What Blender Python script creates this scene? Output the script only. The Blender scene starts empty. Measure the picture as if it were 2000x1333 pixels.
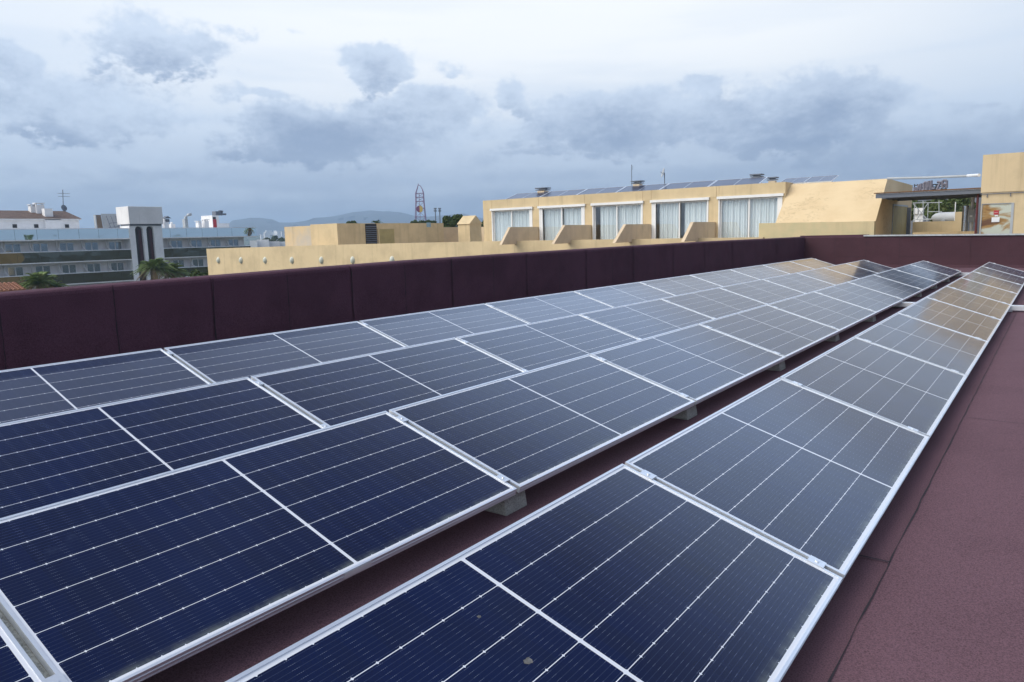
import bpy, bmesh, math, random
from mathutils import Vector, Matrix
random.seed(7)
C = bpy.context.scene
COL = C.collection
R = math.radians

# ------------------------------------------------------------------ camera
FPX = 1438.8                                   # focal length in pixels of a 2000 px wide picture
YAW, PITCH, ROLL = 0.6398, 0.1421, -0.0257
EYE = Vector((0, 0, 1.365))                     # eye height above the roof
_f = Vector((-math.sin(YAW)*math.cos(PITCH), math.cos(YAW)*math.cos(PITCH), -math.sin(PITCH)))
_r0 = Vector((math.cos(YAW), math.sin(YAW), 0)); _u0 = _r0.cross(_f)
_r = _r0*math.cos(ROLL) + _u0*math.sin(ROLL); _u = -_r0*math.sin(ROLL) + _u0*math.cos(ROLL)
cam = bpy.data.objects.new('camera', bpy.data.cameras.new('camera')); COL.objects.link(cam)
cam.data.sensor_width = 36; cam.data.lens = 36*FPX/2000
cam.data.clip_start = 0.05; cam.data.clip_end = 20000
cam.matrix_world = Matrix(((_r.x, _u.x, -_f.x, EYE.x), (_r.y, _u.y, -_f.y, EYE.y), (_r.z, _u.z, -_f.z, EYE.z), (0, 0, 0, 1)))
C.camera = cam
def ray(px, py): return _f + _r*((px-1000)/FPX) - _u*((py-666.5)/FPX)
def at_y(px, py, y): d = ray(px, py); return EYE + d*(y/d.y)
def at_x(px, py, x): d = ray(px, py); return EYE + d*(x/d.x)
def at_z(px, py, z): d = ray(px, py); return EYE + d*((z-EYE.z)/d.z)
C.view_settings.view_transform = 'Standard'; C.view_settings.look = 'None'
C.view_settings.gamma = 1; C.view_settings.exposure = 1.0
C.render.engine = 'CYCLES'
C.cycles.max_bounces = 8; C.cycles.transparent_max_bounces = 16
C.cycles.use_denoising = True

# ------------------------------------------------------------------ sun and sky
SUN_EL, SUN_AZ = R(42), math.atan2(-0.58, -0.81)      # azimuth of the point the light comes from: (x, y) ~ (-.58, -.81)
sd = Vector((math.sin(SUN_AZ)*math.cos(SUN_EL), math.cos(SUN_AZ)*math.cos(SUN_EL), math.sin(SUN_EL)))
sl = bpy.data.lights.new('sun', 'SUN'); sl.energy = 1.25; sl.angle = R(50); sl.color = (1, .93, .82)
so = bpy.data.objects.new('sun', sl); COL.objects.link(so); so.location = (0, 0, 60)
so.rotation_euler = sd.to_track_quat('Z', 'Y').to_euler()

W = bpy.data.worlds.new('World'); C.world = W; W.use_nodes = True
NT = W.node_tree; NT.nodes.clear()
class G:                                        # tiny expression builder for node trees
    def __init__(s, nt): s.nt = nt
    def n(s, t, **k):
        o = s.nt.nodes.new(t)
        for a, b in k.items(): setattr(o, a, b)
        return o
    def put(s, sock, v):
        if isinstance(v, bpy.types.NodeSocket): s.nt.links.new(v, sock)
        else: sock.default_value = v
    def m(s, op, a, b=0.0, c=0.0, clamp=False):
        o = s.n('ShaderNodeMath', operation=op, use_clamp=clamp)
        s.put(o.inputs[0], a); s.put(o.inputs[1], b); s.put(o.inputs[2], c)
        return o.outputs[0]
    def add(s, a, b): return s.m('ADD', a, b)
    def mul(s, a, b): return s.m('MULTIPLY', a, b)
    def sub(s, a, b): return s.m('SUBTRACT', a, b)
    def lt(s, a, b): return s.m('LESS_THAN', a, b)
    def mapr(s, v, a, b, c=0.0, d=1.0, smooth=True):
        o = s.n('ShaderNodeMapRange', interpolation_type='SMOOTHSTEP' if smooth else 'LINEAR')
        for i, x in enumerate((v, a, b, c, d)): s.put(o.inputs[i], x)
        return o.outputs[0]
    def mix(s, f, a, b):
        o = s.n('ShaderNodeMix', data_type='RGBA')
        s.put(o.inputs[0], f)
        for i, x in ((6, a), (7, b)): s.put(o.inputs[i], x if isinstance(x, bpy.types.NodeSocket) else (*x, 1))
        return o.outputs[2]
    def noise(s, vec, scale, detail=6, rough=.55, dist=0.0):
        o = s.n('ShaderNodeTexNoise'); s.put(o.inputs['Vector'], vec)
        o.inputs['Scale'].default_value = scale; o.inputs['Detail'].default_value = detail
        o.inputs['Roughness'].default_value = rough; o.inputs['Distortion'].default_value = dist
        return o.outputs['Fac']
    def xyz(s, x, y, z):
        o = s.n('ShaderNodeCombineXYZ')
        for i, v in enumerate((x, y, z)): s.put(o.inputs[i], v)
        return o.outputs[0]
    def sep(s, v):
        o = s.n('ShaderNodeSeparateXYZ'); s.put(o.inputs[0], v); return o.outputs
g = G(NT)
tc = g.n('ShaderNodeTexCoord').outputs['Generated']
dx, dy, dz = g.sep(tc)
fx, fy = -math.sin(YAW), math.cos(YAW); rx, ry = math.cos(YAW), math.sin(YAW)
DEG = 57.29578
az = g.mul(g.m('ARCTAN2', g.add(g.mul(dx, rx), g.mul(dy, ry)), g.add(g.mul(dx, fx), g.mul(dy, fy))), DEG)
el = g.mul(g.m('ARCSINE', dz), DEG)
def ae(px, py):
    d = ray(px, py).normalized()
    return math.degrees(math.atan2(d.x*rx+d.y*ry, d.x*fx+d.y*fy)), math.degrees(math.asin(d.z))
def nz(sa, se, off, det=5, ro=.52): return g.noise(g.xyz(g.mul(az, sa), g.mul(el, se), off), 1.0, det, ro)
n_a = nz(.20, .30, 4.1); n_b = nz(.20, .30, 17.3); n_f = nz(.55, .85, 8.7, 6, .6); n_s = nz(.05, .42, 1.7); n_l = nz(.07, .14, 31.0, 4)
azw = g.add(az, g.add(g.mul(g.sub(n_a, .5), 6.5), g.mul(g.sub(n_f, .5), 1.6)))
elw = g.add(el, g.add(g.mul(g.sub(n_b, .5), 4.2), g.mul(g.sub(n_f, .5), 1.9)))
# cloud banks of this afternoon, by direction: (px, py, half width, height above, depth below, weight, darkness)
BANKS = [(315, 112, 118, 66, 34, 1.0, .62), (735, 140, 62, 52, 30, 1.05, .50), (872, 132, 50, 20, 20, .62, .1), (555, 80, 40, 16, 16, .5, .1), (465, 70, 40, 20, 20, .6, .1),
         (1005, 200, 46, 32, 24, 1.0, .40), (505, 192, 80, 17, 15, .75, .25), (630, 270, 175, 62, 52, 1.15, .95), (120, 205, 185, 62, 70, .95, .45),
         (8, 130, 42, 42, 45, .9, .45), (800, 215, 150, 40, 60, 1.0, .45), (1195, 250, 190, 66, 46, 1.15, .75), (1370, 172, 46, 26, 40, 1.0, .30),
         (1420, 232, 110, 36, 50, 1.0, .55), (1600, 222, 150, 66, 60, 1.15, .80), (1735, 182, 85, 30, 46, 1.0, .50), (1560, 282, 160, 30, 26, .9, .85),
         (1830, 290, 240, 55, 40, .95, .55), (100, 262, 160, 26, 22, .8, .8), (250, 345, 260, 24, 18, .7, .6), (560, 300, 150, 22, 22, .8, .95), (1050, 300, 150, 20, 20, .7, .55), (1960, 250, 120, 40, 60, .8, .5)]
fld = None; drk = None
for px, py, wx, wu, wd, am, dk in BANKS:
    a0, e0 = ae(px, py)
    qa = g.mul(g.sub(azw, a0), 25.1/wx)
    de = g.sub(elw, e0)
    qe = g.add(g.mul(g.m('MAXIMUM', de, 0.0), 25.1/wu), g.mul(g.m('MINIMUM', de, 0.0), 25.1/wd))
    b = g.mul(g.m('EXPONENT', g.mul(g.add(g.mul(qa, qa), g.mul(qe, qe)), -.75)), am)
    qd = g.mul(g.add(de, wd*.35/25.1), 25.1/(wd*1.3))
    d_ = g.mul(g.m('EXPONENT', g.mul(g.add(g.mul(qa, qa), g.mul(qd, qd)), -.9)), dk)
    fld = b if fld is None else g.m('MAXIMUM', fld, b)
    drk = d_ if drk is None else g.m('MAXIMUM', drk, d_)
# elsewhere in the sky: the same kind of broken bank, by noise alone
away = g.mapr(g.m('ABSOLUTE', az), 40, 60)
gen = g.mapr(g.add(n_l, g.mul(g.sub(n_f, .5), .3)), .42, .62)
fld = g.m('MAXIMUM', fld, g.mul(g.mul(away, gen), g.mapr(el, 34, 12)))
drk = g.m('MAXIMUM', drk, g.mul(g.mul(away, gen), .45))
n_g = nz(1.5, 2.2, 41.0, 5, .6)
rag = g.add(g.mul(g.sub(n_f, .5), .62), g.mul(g.sub(n_g, .5), .50))
layer = g.mul(g.mapr(g.add(n_l, g.mul(g.sub(n_s, .5), .9)), .44, .66, 0, .62), g.mapr(el, 14, 8))
fld = g.m('MAXIMUM', fld, layer)
dens = g.mapr(g.add(fld, rag), .34, .66)
low = g.mapr(el, 9.0, 1.5)
# high veil: white ahead, greyer to the left, blue-grey towards the horizon
veil = g.mix(g.mapr(el, 3, 14), (3.9, 4.6, 5.6), (6.35, 6.5, 6.6))
veil = g.mix(g.mul(g.mapr(az, -8, -38), g.mapr(el, 20, 6, .25, .7)), veil, (4.0, 4.7, 5.7))
veil = g.mix(g.mul(g.mapr(az, 16, 40), .55), veil, (3.7, 4.4, 5.4))
veil = g.mix(g.mul(g.mapr(n_s, .40, .66), g.mapr(el, 19, 5, .15, .6)), veil, (4.1, 4.8, 5.8))
veil = g.mix(g.mul(g.mapr(el, 17.3, 20.5), g.mapr(el, 44, 29)), veil, (6.8, 8.6, 11.6))
cl = g.mix(g.mapr(g.add(drk, g.add(g.mul(g.sub(n_f, .5), .95), g.mul(g.sub(n_g, .5), .45))), .05, 1.05), (4.15, 4.8, 5.75), (1.45, 1.95, 3.0))
hori = g.mix(g.mapr(g.add(n_s, g.mul(g.sub(n_f, .5), .4)), .38, .66), (1.75, 2.25, 3.3), (3.2, 3.75, 4.65))
sky_c = g.mix(g.mul(dens, .93), veil, cl)
sky_c = g.mix(g.mul(low, .80), sky_c, hori)
# unseen sky, shaped for the light: darkened overhead and right, brightened behind and left
over = g.mapr(el, 26, 42)
sky_c = g.mix(g.mul(over, .88), sky_c, g.mix(g.mapr(n_l, .35, .65), (.45, .75, 1.7), (1.1, 1.5, 2.6)))
right = g.m('MAXIMUM', g.mapr(az, 42, 80), g.mapr(az, -150, -178))
sky_c = g.mix(g.mul(right, .85), sky_c, (2.3, 2.6, 3.3))
back = g.mul(g.mapr(az, -55, -100), g.mapr(az, -178, -150))
sky_c = g.mix(g.mul(back, .85), sky_c, (10.2, 10.3, 10.2))
nish = g.n('ShaderNodeTexSky', sky_type='NISHITA', sun_disc=False)
nish.sun_elevation = SUN_EL; nish.sun_rotation = SUN_AZ
sky_c = g.mix(.95, nish.outputs[0], sky_c)
bg = g.n('ShaderNodeBackground'); g.put(bg.inputs[0], sky_c); bg.inputs[1].default_value = .088
wo = g.n('ShaderNodeOutputWorld'); NT.links.new(bg.outputs[0], wo.inputs[0])

# ------------------------------------------------------------------ helpers
class MB:
    def __init__(s): s.v = []; s.f = []; s.mi = []
    def quad(s, *p, m=0):
        i = len(s.v); s.v += [tuple(q) for q in p]; s.f.append(tuple(range(i, i+len(p)))); s.mi.append(m)
        return s
    def hexa(s, lo, hi, m=0):                    # lo, hi: 4 corners each (ccw from above)
        a, b, c, d = lo; e, f, g_, h = hi
        for q in ((d, c, b, a), (e, f, g_, h), (a, b, f, e), (b, c, g_, f), (c, d, h, g_), (d, a, e, h)): s.quad(*q, m=m)
        return s
    def box(s, x0, x1, y0, y1, z0, z1, m=0):
        x0, x1 = min(x0, x1), max(x0, x1); y0, y1 = min(y0, y1), max(y0, y1); z0, z1 = min(z0, z1), max(z0, z1)
        return s.hexa([(x0, y0, z0), (x1, y0, z0), (x1, y1, z0), (x0, y1, z0)], [(x0, y0, z1), (x1, y0, z1), (x1, y1, z1), (x0, y1, z1)], m)
    def prism(s, poly, vec, m=0):                # polygon (list of 3D points) extruded along vec
        n = len(poly); p = [Vector(q) for q in poly]; w = [q+Vector(vec) for q in p]
        s.quad(*reversed(p), m=m); s.quad(*w, m=m)
        for i in range(n): s.quad(p[i], p[(i+1) % n], w[(i+1) % n], w[i], m=m)
        return s
    def tube(s, pts, r, n=8, m=0, caps=True):
        pts = [Vector(p) for p in pts]; rs = r if isinstance(r, (list, tuple)) else [r]*len(pts); rings = []
        for i, p in enumerate(pts):
            t = (pts[min(i+1, len(pts)-1)]-pts[max(i-1, 0)]).normalized()
            a = t.cross(Vector((0, 0, 1)) if abs(t.z) < .9 else Vector((1, 0, 0))).normalized(); b = t.cross(a)
            k = len(s.v); rings.append(k)
            for j in range(n):
                w = 2*math.pi*j/n; s.v.append(tuple(p+(a*math.cos(w)+b*math.sin(w))*rs[i]))
        for k, l in zip(rings, rings[1:]):
            for j in range(n): s.f.append((k+j, k+(j+1) % n, l+(j+1) % n, l+j)); s.mi.append(m)
        if caps:
            s.f.append(tuple(reversed(range(rings[0], rings[0]+n)))); s.mi.append(m)
            s.f.append(tuple(range(rings[-1], rings[-1]+n))); s.mi.append(m)
        return s
    def lathe(s, c, prof, n=20, m=0, axis=Vector((0, 0, 1))):
        c = Vector(c); q = axis.normalized().to_track_quat('Z', 'Y').to_matrix(); rings = []
        for r_, z in prof:
            rings.append(len(s.v))
            for j in range(n):
                w = 2*math.pi*j/n; s.v.append(tuple(c+q@Vector((r_*math.cos(w), r_*math.sin(w), z))))
        for k, l in zip(rings, rings[1:]):
            for j in range(n): s.f.append((k+j, k+(j+1) % n, l+(j+1) % n, l+j)); s.mi.append(m)
        s.f.append(tuple(reversed(range(rings[0], rings[0]+n)))); s.mi.append(m)
        s.f.append(tuple(range(rings[-1], rings[-1]+n))); s.mi.append(m)
        return s
    def build(s, name, mats, parent=None, smooth=False, bevel=0, fix=True):
        me = bpy.data.meshes.new(name); me.from_pydata(s.v, [], s.f)
        for m_ in (mats if isinstance(mats, (list, tuple)) else [mats]): me.materials.append(m_)
        for p, i in zip(me.polygons, s.mi): p.material_index = i; p.use_smooth = smooth
        if fix:
            bm = bmesh.new(); bm.from_mesh(me)
            if smooth or bevel: bmesh.ops.remove_doubles(bm, verts=bm.verts, dist=1e-5)
            bmesh.ops.recalc_face_normals(bm, faces=bm.faces); bm.to_mesh(me); bm.free()
        o = bpy.data.objects.new(name, me); COL.objects.link(o)
        if parent:
            o.parent = parent
            o.matrix_parent_inverse = parent.matrix_world.inverted() if parent.type == 'MESH' else Matrix.Translation(-parent.location)
            if parent.get('local'): o.matrix_parent_inverse = Matrix()
        if bevel:
            b = o.modifiers.new('bevel', 'BEVEL'); b.width = bevel; b.segments = 2; b.limit_method = 'ANGLE'
        return o
def tag(o, label=None, cat=None, group=None, kind=None):
    if label: o['label'] = label
    if cat: o['category'] = cat
    if group: o['group'] = group
    if kind: o['kind'] = kind
    return o
def thing(name, label, cat, loc=(0, 0, 0), group=None, local=False):
    o = bpy.data.objects.new(name, None); COL.objects.link(o); o.location = loc; o.empty_display_size = .2
    if local: o['local'] = True
    return tag(o, label, cat, group)
def B(*a, m=0): return MB().box(*a, m=m)

def mat(name, col, rough=.8, var=.0, vscale=3.0, streak=0.0, grain=0.0, gscale=200, bump=0.0, bscale=80, metal=0.0, spec=.5, col2=None, stretch=(1, 1, 1)):
    m = bpy.data.materials.new(name); m.use_nodes = True; nt = m.node_tree; h = G(nt)
    b = nt.nodes['Principled BSDF']; b.inputs['Roughness'].default_value = rough
    b.inputs['Metallic'].default_value = metal; b.inputs['Specular IOR Level'].default_value = spec
    pos = h.n('ShaderNodeNewGeometry').outputs['Position']
    c = None
    base = h.n('ShaderNodeRGB'); base.outputs[0].default_value = (*col, 1); c = base.outputs[0]
    if var:
        x, y, z = h.sep(pos)
        v = h.noise(h.xyz(h.mul(x, stretch[0]), h.mul(y, stretch[1]), h.mul(z, stretch[2])), vscale, 6, .6)
        d = col2 or tuple(q*(1-var) for q in col)
        c = h.mix(h.mapr(v, .38, .68), c, d)
    if streak:
        x, y, z = h.sep(pos)
        v = h.noise(h.xyz(x, y, h.mul(z, .06)), 3.2, 5, .65)
        c = h.mix(h.mul(h.mapr(v, .5, .78), streak), c, tuple(q*.45 for q in col))
    if grain:
        v = h.noise(pos, gscale, 2, .7)
        c = h.mix(h.mapr(v, .35, .65, 0, grain), c, tuple(min(1, q*2.1) for q in col))
        c = h.mix(h.mapr(v, .47, .3, 0, grain), c, tuple(q*.35 for q in col))
    h.put(b.inputs['Base Color'], c)
    if bump:
        bn = h.n('ShaderNodeBump'); bn.inputs['Strength'].default_value = bump; bn.inputs['Distance'].default_value = .01
        h.put(bn.inputs['Height'], h.noise(pos, bscale, 4, .6)); nt.links.new(bn.outputs[0], b.inputs['Normal'])
    return m

M = {}
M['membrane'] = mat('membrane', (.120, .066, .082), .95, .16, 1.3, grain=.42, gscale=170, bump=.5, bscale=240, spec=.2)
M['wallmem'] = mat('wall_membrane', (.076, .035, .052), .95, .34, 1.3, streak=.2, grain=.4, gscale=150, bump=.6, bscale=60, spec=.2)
M['bead'] = mat('bitumen_bead', (.018, .012, .018), .8)
M['alu'] = mat('aluminium', (.80, .83, .87), .38, .06, 4, metal=.75)
M['galv'] = mat('galvanised_steel', (.55, .58, .6), .45, .25, 6, metal=.6)
M['concrete'] = mat('concrete', (.33, .34, .32), .9, .3, 9, grain=.3, gscale=120, bump=.6, bscale=90)
M['stucco'] = mat('yellow_stucco', (.67, .53, .325), .92, .16, .8, streak=.42, bump=.35, bscale=30)
M['stucco2'] = mat('tan_stucco', (.67, .535, .375), .92, .14, 1.2, streak=.25, bump=.35, bscale=30)
def crack(m):
    nt = m.node_tree; h = G(nt); b = nt.nodes['Principled BSDF']; src = b.inputs['Base Color'].links[0].from_socket
    pos = h.n('ShaderNodeNewGeometry').outputs['Position']; x, y, z = h.sep(pos)
    n1 = h.noise(h.xyz(h.mul(x, .9), h.mul(y, .9), h.mul(z, 2.2)), 2.1, 7, .68, .5)
    n2 = h.noise(pos, .55, 3, .5)
    ln = h.mul(h.lt(h.m('ABSOLUTE', h.sub(n1, .53)), .006), h.mapr(n2, .48, .6))
    h.put(b.inputs['Base Color'], h.mix(h.mul(ln, .7), src, (.22, .16, .09)))
M['stuccopale'] = mat('pale_stained_stucco', (.64, .52, .31), .92, .25, 1.6, streak=.3, bump=.4, bscale=30, col2=(.56, .49, .29))
M['slopeplaster'] = mat('cracked_plaster', (.69, .54, .335), .92, .10, 1.2, bump=.7, bscale=14, col2=(.64, .49, .295))
crack(M['slopeplaster'])
M['white'] = mat('white_paint', (.80, .81, .82), .5, .07, 2)
M['whitewall'] = mat('white_render', (.84, .84, .85), .85, .1, .8, streak=.12)
M['greywall'] = mat('grey_render', (.78, .77, .77), .85, .1, .6, streak=.25)
M['curtain'] = mat('curtain_cloth', (.82, .86, .885), .9)
M['dark'] = mat('dark_interior', (.030, .031, .034), .8)
M['black'] = mat('black_metal', (.02, .021, .024), .5)
M['roomwall'] = mat('room_wall', (.45, .44, .42), .9)
M['rail'] = mat('white_rail', (.82, .85, .9), .4)
M['tile'] = mat('terracotta_tile', (.36, .17, .10), .85, .35, 3, col2=(.22, .10, .07))
M['browntile'] = mat('brown_roof_tile', (.125, .085, .07), .9, .35, 1.4, grain=.3, gscale=4)
M['steel'] = mat('stainless_flue', (.62, .65, .69), .25, .1, 5, metal=.9)
M['redpipe'] = mat('dark_red_paint', (.10, .02, .025), .5)
M['red'] = mat('red_paint', (.42, .03, .04), .5)
M['rustedge'] = mat('rusty_edge', (.20, .10, .045), .8, .4, 4)
M['greybox'] = mat('grey_box', (.40, .43, .46), .5, .1, 3)
M['purple'] = mat('purple_steel', (.20, .10, .20), .5)
M['greysteel'] = mat('grey_steel', (.14, .16, .20), .6)
M['yellow'] = mat('yellow_paint', (.55, .38, .06), .5)
M['trunk'] = mat('bark', (.10, .075, .055), .95, .4, 6)
M['ground'] = mat('ground_cover', (.045, .060, .028), .95, .5, .05, col2=(.09, .085, .065))
M['hillgreen'] = mat('hill_scrub', (.055, .085, .035), .95, .5, .12, col2=(.09, .10, .05))
M['mount'] = mat('mountain_rock', (.045, .060, .062), .95, .3, .01)
M['tankgrey'] = mat('tank_paint', (.60, .62, .64), .6, .12, 3)
M['signback'] = mat('sign_back', (.20, .19, .23), .6)
M['patchy'] = mat('patched_stucco', (.66, .51, .31), .92, .3, .55, streak=.5, bump=.35, bscale=30, col2=(.50, .46, .40))
M['asphalt'] = mat('asphalt', (.05, .05, .052), .9, .2, 2)
M['lamp'] = mat('lamp_glass', (.56, .58, .50), .4)
M['olive'] = mat('olive_door', (.40, .33, .15), .7, .15, 2)
def leafmat(name, c1, c2):
    m = mat(name, c1, .75, .6, 2.2, spec=.25, col2=c2)
    m.node_tree.nodes['Principled BSDF'].inputs['Transmission Weight'].default_value = 0
    return m
M['leaf'] = leafmat('leaf_dark', (.050, .085, .025), (.085, .115, .035))
M['leafpine'] = leafmat('leaf_pine', (.065, .095, .030), (.105, .125, .045))
M['palm'] = leafmat('palm_leaf', (.13, .20, .06), (.20, .24, .09))
M['palmdry'] = leafmat('dry_palm_leaf', (.24, .18, .10), (.16, .12, .06))

def glass_mat(name, tint=(.80, .88, .90), rough=.02, wav=0.0, base=.12):
    m = bpy.data.materials.new(name); m.use_nodes = True; nt = m.node_tree; nt.nodes.clear(); h = G(nt)
    tr = h.n('ShaderNodeBsdfTransparent'); tr.inputs[0].default_value = (*tint, 1)
    gl = h.n('ShaderNodeBsdfGlossy'); gl.inputs['Roughness'].default_value = rough
    ge = h.n('ShaderNodeNewGeometry'); dp = h.n('ShaderNodeVectorMath', operation='DOT_PRODUCT'); h.put(dp.inputs[0], ge.outputs['Normal']); h.put(dp.inputs[1], ge.outputs['Incoming'])
    fr_ = h.m('MULTIPLY', h.m('POWER', h.sub(1.0, h.m('ABSOLUTE', dp.outputs['Value'])), 5.0), .9)
    ms = h.n('ShaderNodeMixShader'); h.put(ms.inputs[0], h.m('ADD', fr_, base+.04, clamp=True))
    nt.links.new(tr.outputs[0], ms.inputs[1]); nt.links.new(gl.outputs[0], ms.inputs[2])
    o = h.n('ShaderNodeOutputMaterial'); nt.links.new(ms.outputs[0], o.inputs[0])
    return m
M['pane'] = glass_mat('window_glass', (.93, .97, .98), base=.14)
M['hazepane'] = glass_mat('rail_glass', (.62, .70, .74), .05, base=.18)
def mirror_mat(nm, cc):
    m = mat(nm, cc, .03, metal=1.0); nt = m.node_tree; h = G(nt); b = nt.nodes['Principled BSDF']
    pos = h.n('ShaderNodeNewGeometry').outputs['Position']; x, y, z = h.sep(pos)
    bn = h.n('ShaderNodeBump'); bn.inputs['Strength'].default_value = .6; bn.inputs['Distance'].default_value = .07
    jt = h.lt(h.m('FRACT', h.mul(y, 1/2.4)), .012); h.put(b.inputs['Base Color'], h.mix(jt, cc, (.03, .03, .035))); h.put(b.inputs['Metallic'], h.sub(1.0, jt))
    h.put(bn.inputs['Height'], h.noise(h.xyz(x, h.mul(y, .5), h.mul(z, .7)), .45, 2, .5)); nt.links.new(bn.outputs[0], b.inputs['Normal'])
    return m
M['mirror'] = mirror_mat('mirror_glass', (.80, .86, .84)); M['darkreflect'] = mirror_mat('mirror_glass_dark_reflection', (.15, .145, .11))  # second tint is darkened to stand in for dark trees mirrored in the lower fronts

# ------------------------------------------------------------------ solar panel: sizes fitted to the photograph
PITCH_Y, PW, TILT = 2.2, .9386, .3026
PL = 2.2-.026
ROWX = (-1.4558, -2.958, -4.5238, -6.2239); ROWY = (2.74, 2.7946, 2.973, 3.2524)
ROWZ = tuple(EYE.z-.9808+d for d in (0, .0366, .0506, .0963)); ROWK = (0, .0002, .0028, .0121)
def solar_mat(name, L, Wd, cols=6, cells=13, sheltered=False):
    m = bpy.data.materials.new(name); m.use_nodes = True; nt = m.node_tree; h = G(nt); b = nt.nodes['Principled BSDF']
    oc = h.n('ShaderNodeTexCoord').outputs['Object']; x, y, z = h.sep(oc)
    oi = h.n('ShaderNodeObjectInfo').outputs['Random']
    mx, my, div = .024, .024, .0075
    cw = (Wd-2*mx)/cols; ch = (L/2-my-div)/cells
    u = h.mul(h.sub(x, mx), 1/cw)
    du = h.mul(h.m('ABSOLUTE', h.sub(u, h.m('ROUND', u))), cw)
    yc = h.m('ABSOLUTE', h.sub(y, L/2))
    v = h.mul(h.sub(yc, div), 1/ch)
    dv = h.mul(h.m('ABSOLUTE', h.sub(v, h.m('ROUND', v))), ch)
    gap = h.lt(du, .00125)
    tick = h.lt(h.add(du, dv), .0051)
    outer = h.m('MAXIMUM', h.m('MAXIMUM', h.lt(x, mx), h.m('GREATER_THAN', x, Wd-mx)), h.m('GREATER_THAN', yc, L/2-my))
    white = h.m('MAXIMUM', h.m('MAXIMUM', gap, tick), h.m('MAXIMUM', outer, h.lt(yc, div)))
    ub = h.m('FRACT', h.mul(u, 9.0)); db = h.mul(h.m('ABSOLUTE', h.sub(ub, .5)), cw/9)
    bus = h.lt(db, .00075)
    n1 = h.noise(oc, 1.4, 4, .6); n2 = h.noise(oc, 9, 5, .65)
    cid = h.add(h.m('FLOOR', u), h.mul(h.m('FLOOR', h.mul(y, 1/ch)), 7.13))
    wn = h.n('ShaderNodeTexWhiteNoise', noise_dimensions='1D'); h.put(wn.inputs['W'], h.add(cid, h.mul(oi, 91.0)))
    cell = h.mix(h.mul(wn.outputs['Value'], .55), (.0020, .0062, .040), (.0036, .0062, .026))
    cell = h.mix(h.mapr(n1, .35, .7, 0, .5), cell, (.0016, .0095, .060))
    dashes = h.mul(h.lt(dv, .010), h.lt(h.m('FRACT', h.mul(y, 160)), .6))
    busc = h.mix(dashes, (.045, .062, .12), (.22, .26, .37))
    c = h.mix(h.mul(bus, .42), cell, busc)
    c = h.mix(h.mul(white, .93), c, (.74, .77, .84))
    # dust washed down to the low edge, and a few dried water marks
    low = h.mul(h.m('POWER', h.mapr(x, Wd-.070, Wd-.018), 1.6), h.mapr(h.noise(h.xyz(h.mul(x, .7), y, h.mul(oi, 9.0)), 7, 6, .7), .36, .70, .04, .42))
    c = h.mix(h.mul(low, h.sub(1.0, white)), c, (.27, .30, .25))
    film = h.mapr(h.noise(h.xyz(x, y, h.mul(oi, 17.0)), 5, 8, .7), .60, .82, 0, .13)
    c = h.mix(film, c, (.16, .22, .34))
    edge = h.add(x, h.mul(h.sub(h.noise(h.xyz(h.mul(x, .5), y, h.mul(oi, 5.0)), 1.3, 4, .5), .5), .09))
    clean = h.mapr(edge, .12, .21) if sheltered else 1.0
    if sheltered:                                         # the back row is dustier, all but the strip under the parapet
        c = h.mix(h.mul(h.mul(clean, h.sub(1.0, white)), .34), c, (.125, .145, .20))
    h.put(b.inputs['Base Color'], c)
    h.put(b.inputs['Roughness'], h.mapr(n2, .3, .7, .085, .15, False))
    # thin dust film: scatters at low angles; the strip sheltered by the parapet has stayed clean
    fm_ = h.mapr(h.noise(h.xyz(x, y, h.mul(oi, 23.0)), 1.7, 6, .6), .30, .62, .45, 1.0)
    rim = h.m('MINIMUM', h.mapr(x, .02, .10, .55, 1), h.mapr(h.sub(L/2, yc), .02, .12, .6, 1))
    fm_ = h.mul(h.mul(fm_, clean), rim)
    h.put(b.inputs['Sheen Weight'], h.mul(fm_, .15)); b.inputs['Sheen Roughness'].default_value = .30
    b.inputs['Sheen Tint'].default_value = (.66, .80, 1, 1)
    b.inputs['IOR'].default_value = 1.36; b.inputs['Specular IOR Level'].default_value = .5
    return m
M['solar'] = solar_mat('solar_cells', PL, PW)
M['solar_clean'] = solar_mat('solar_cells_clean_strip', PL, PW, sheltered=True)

def panel_meshes():
    lip = .011; h = .035; gl = MB(); e = .004
    gl.quad((lip*.6, lip*.6, -e), (PW-lip*.6, lip*.6, -e), (PW-lip*.6, PL-lip*.6, -e), (lip*.6, PL-lip*.6, -e))
    fr = MB()
    for x0, x1, y0, y1 in ((0, lip, 0, PL), (PW-lip, PW, 0, PL), (lip, PW-lip, 0, lip), (lip, PW-lip, PL-lip, PL)):
        fr.box(x0, x1, y0, y1, -.007, 0)
    for x0, x1, y0, y1 in ((.001, .009, .001, PL-.001), (PW-.009, PW-.001, .001, PL-.001), (.009, PW-.009, .001, .009), (.009, PW-.009, PL-.009, PL-.001)):
        fr.box(x0, x1, y0, y1, -.031, -.007)
    for x0, x1, y0, y1 in ((0, .028, 0, PL), (PW-.028, PW, 0, PL)):
        fr.box(x0, x1, y0, y1, -h, -.031)
    fr.box(PW-.0015, PW+.0012, .01, PL-.01, -.018, -.0155)
    bk = MB(); bk.quad((lip, lip, -.0085), (lip, PL-lip, -.0085), (PW-lip, PL-lip, -.0085), (PW-lip, lip, -.0085))
    cp = MB()                                             # mid clamp: top plate with raised bolt head
    cp.box(-.030, .030, -.012, .038, .0005, .0045); cp.box(-.030, .030, .004, .022, -.03, .0005)
    cp.lathe((0, .013, .0045), [(.0075, 0), (.0075, .005), (.003, .005)], 10)
    return gl, fr, bk, cp
ORD = ['first', 'second', 'third', 'fourth', 'fifth', 'sixth', 'seventh', 'eighth', 'ninth', 'tenth', 'eleventh']
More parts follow.
